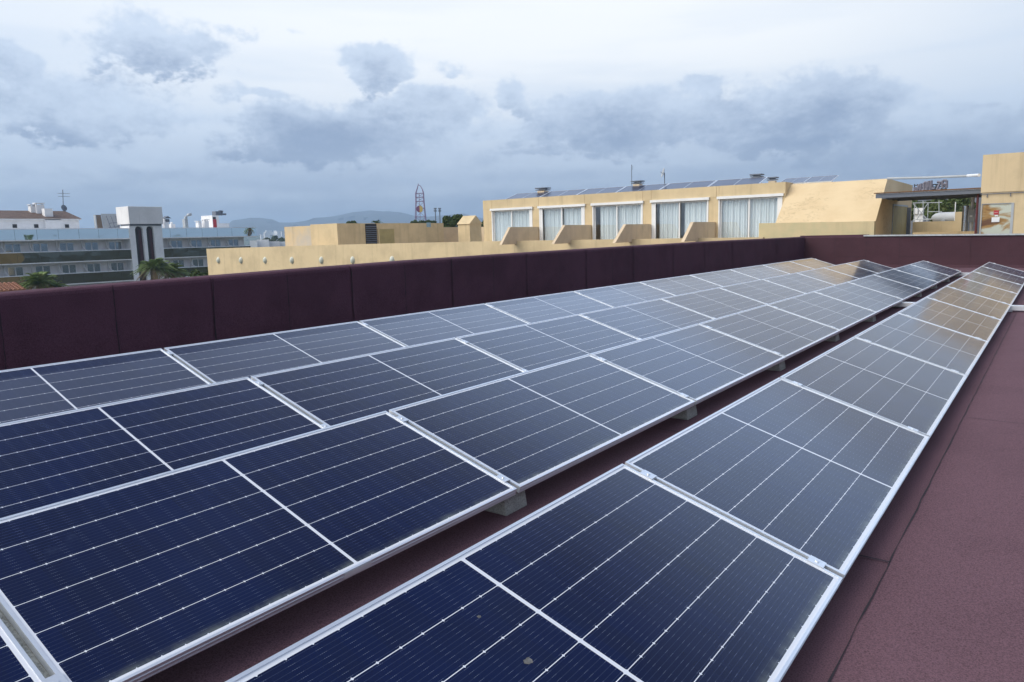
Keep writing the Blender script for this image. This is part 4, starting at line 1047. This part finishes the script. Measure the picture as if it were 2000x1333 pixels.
palm(735, 436, 115, 'distant palm top above the louvred door of the rooftop block', 1.1, 30, dry=.1)
tree_px(374, 404, 527, 550, 62, 'dark green bush at the corner of the yellow terrace wall', n=1300, ls=.12, group='bushes')
# terracotta roof corner at the far left
XR_ = -52
a_ = at_x(-60, 554, XR_); b_ = at_x(30, 553.5, XR_); c_ = at_x(37, 566, XR_+1.3)
tr2 = thing('tiled_roof', 'corner of a terracotta tiled roof at the far left edge', 'roof', (XR_, b_.y, GZ))
tm = MB(); nT = 26
yl, yr = b_.y-nT*.24, b_.y
for k in range(nT):
    y = yl+(k+.5)*(yr-yl)/nT; r_ = .115
    for j in range(7):
        f0, f1 = j/7, (j+1)/7+.02
        P0 = Vector((XR_+f0*1.5, y+(c_.y-b_.y)*f0*0, b_.z-(b_.z-c_.z)*f0*1.15)); P1 = Vector((XR_+f1*1.5, y, b_.z-(b_.z-c_.z)*f1*1.15+.03))
        tm.tube([P0, P1], [r_*.85, r_*1.05], 8)
tm.build('tiles', M['tile'], tr2); MB().box(XR_-.2, XR_+1.5, yl, yr+.5, c_.z-.62, c_.z-.5).build('ledge', M['white'], tr2)
MB().box(XR_-4, XR_+1.2, yl, yr, GZ, c_.z-.5).build('wall', M['stucco2'], tr2)

# small houses far off between the hotel and the rooftop block
def house(px0, px1, py0, py1, dist, mt, label, win_=None):
    a = place(px0, py1, dist); b = place(px1, py0, dist); t = thing('distant_house', label, 'building', (a.x, a.y, GZ), 'small distant buildings')
    w = (Vector((b.x, b.y, 0))-Vector((a.x, a.y, 0))); fwd = Vector((-w.y, w.x, 0)).normalized()*8
    A = Vector((a.x, a.y, GZ)); Bv = Vector((b.x, b.y, GZ)); up = Vector((0, 0, b.z-GZ))
    MB().hexa([A, Bv, Bv+fwd, A+fwd], [A+up, Bv+up, Bv+fwd+up, A+fwd+up]).build('wall', M[mt], t)
    if win_:
        f0, f1, g0, g1 = win_; hN = w*0; n_ = -fwd.normalized()*.06
        P = lambda f_, z_: A+w*f_+Vector((0, 0, z_))+n_
        zt_ = b.z; zb_ = a.z
        MB().quad(P(f0, zb_+(zt_-zb_)*g0), P(f1, zb_+(zt_-zb_)*g0), P(f1, zb_+(zt_-zb_)*g1), P(f0, zb_+(zt_-zb_)*g1)).build('window', M['dark'], t)
house(489, 502, 470, 490, 210, 'white', 'small white flat roofed house right of the mirrored hotel')
house(503, 525, 468, 490, 216, 'whitewall', 'grey white house with a dark doorway left of the rooftop block', (.32, .55, .3, .78))
house(525, 546, 471.5, 490, 222, 'greywall', 'low grey house left of the rooftop block')
house(546, 560, 472, 490, 230, 'white', 'tiny white house touching the rooftop block corner')
rn = random.Random(3)
tw_px = [(508+rn.uniform(0, 48), 452+rn.uniform(0, 10), rn.uniform(1.2, 3.6), rn.uniform(1.0, 2.2)) for _ in range(26)]
mbt = MB()
for (px, py, w, h_) in tw_px:
    dd_ = 1500+rn.uniform(-150, 500); a = place(px-w, py+h_, dd_); b = place(px+w, py-h_, dd_)
    mbt.box(a.x, b.x, min(a.y, b.y), max(a.y, b.y)+8, -14, b.z)
tag(mbt.build('distant_town', M['whitewall']), 'far white town on the plain below the mountains', 'town', kind='stuff')
# wooded hill seen under the canopy
hm = MB(); hx0 = place(1650, 430, 150); 
nx, ny = 24, 8
def hp(i, j):
    px = 1600+i*(560/nx); d = 95+j*14; q = place(px, 430, d); top_ = place(px, 405-max(0, (px-1740))*.09, 95+8*14).z
    z = GZ+(top_-GZ)*(j/ny)**.7
    return (q.x, q.y, z+.5*math.sin(i*1.3+j))
for i in range(nx):
    for j in range(ny): hm.quad(hp(i, j), hp(i+1, j), hp(i+1, j+1), hp(i, j+1))
hm.build('hill', M['hillgreen'])['kind'] = 'structure'
k = 0
words = ['leftmost', 'second from the left', 'third from the left', 'fourth from the left', 'fifth from the left', 'sixth from the left', 'seventh from the left', 'rightmost']
for i in range(8):
    px = 1770+i*19; dist = 50+(i*37 % 5)*2.2; hpx = 24+(i*13 % 3)*3; yc = 412-i*1.3+(i % 2)*9-3
    tree_px(px-17, px+19, yc-16, yc+16, dist, words[i]+' pine among those behind the yard under the canopy', 'leafpine', 3000, .15, 'pine trees seen under the canopy', 'pine_tree', 12)

# ground, mountains, haze
gm = MB(); n_ = 64
gm.v = [(0, 0, GZ)]+[(4200*math.cos(2*math.pi*i/n_), 4200*math.sin(2*math.pi*i/n_), GZ) for i in range(n_)]
for i in range(n_): gm.f.append((0, 1+i, 1+(i+1) % n_)); gm.mi.append(0)
gm.build('ground', M['ground'])['kind'] = 'structure'
def ridge(name, prof, dist, depth, mt):
    mb = MB(); N_ = 6; rnd = random.Random(int(dist))
    rows = []
    for (px, py) in prof:
        row = []
        for j in range(N_+1):
            f_ = j/N_; q = place(px, py, dist+depth*(f_-1)); z = GZ-1+(place(px, py, dist).z-GZ+1)*(math.sin(f_*math.pi/2)**1.3)
            row.append((q.x+rnd.uniform(-15, 15)*(j < N_), q.y+rnd.uniform(-15, 15)*(j < N_), z))
        q = place(px, py, dist+depth*.8); row.append((q.x, q.y, GZ-1)); rows.append(row)
    for A, Bq in zip(rows, rows[1:]):
        for j in range(len(A)-1): mb.quad(A[j], Bq[j], Bq[j+1], A[j+1])
    mb.build(name, mt, smooth=True)['kind'] = 'structure'
def interp(pts, step=18):
    out = []; rnd = random.Random(5)
    x = pts[0][0]
    while x <= pts[-1][0]:
        for (a, b), (c, d) in zip(pts, pts[1:]):
            if a <= x <= c: f_ = (x-a)/(c-a); f_ = f_*f_*(3-2*f_); y = b+(d-b)*f_; break
        out.append((x, y+rnd.uniform(-1, 1))); x += step
    return out
ridge('mountains', interp([(-500, 470), (150, 462), (430, 448), (452, 431), (500, 425), (560, 436), (640, 424), (690, 416), (725, 412), (770, 414), (830, 424), (900, 418), (960, 428), (1100, 440), (1400, 436), (1900, 430), (2500, 432)]), 3400, 900, M['mount'])
ridge('low_hills', interp([(-500, 478), (300, 468), (520, 460), (640, 456), (900, 446), (1300, 442), (1900, 430), (2500, 425)]), 1700, 500, M['hillgreen'])

hz = MB(); hz.box(-4600, 4600, -4600, 4600, GZ-1, 145)
hm_ = bpy.data.materials.new('haze_air'); hm_.use_nodes = True; nt = hm_.node_tree; nt.nodes.clear()
pv = nt.nodes.new('ShaderNodeVolumePrincipled'); pv.inputs['Color'].default_value = (.56, .76, 1, 1); pv.inputs['Density'].default_value = .00044; pv.inputs['Anisotropy'].default_value = .2
ou = nt.nodes.new('ShaderNodeOutputMaterial'); nt.links.new(pv.outputs[0], ou.inputs['Volume'])
hz.build('haze', hm_)['kind'] = 'stuff'
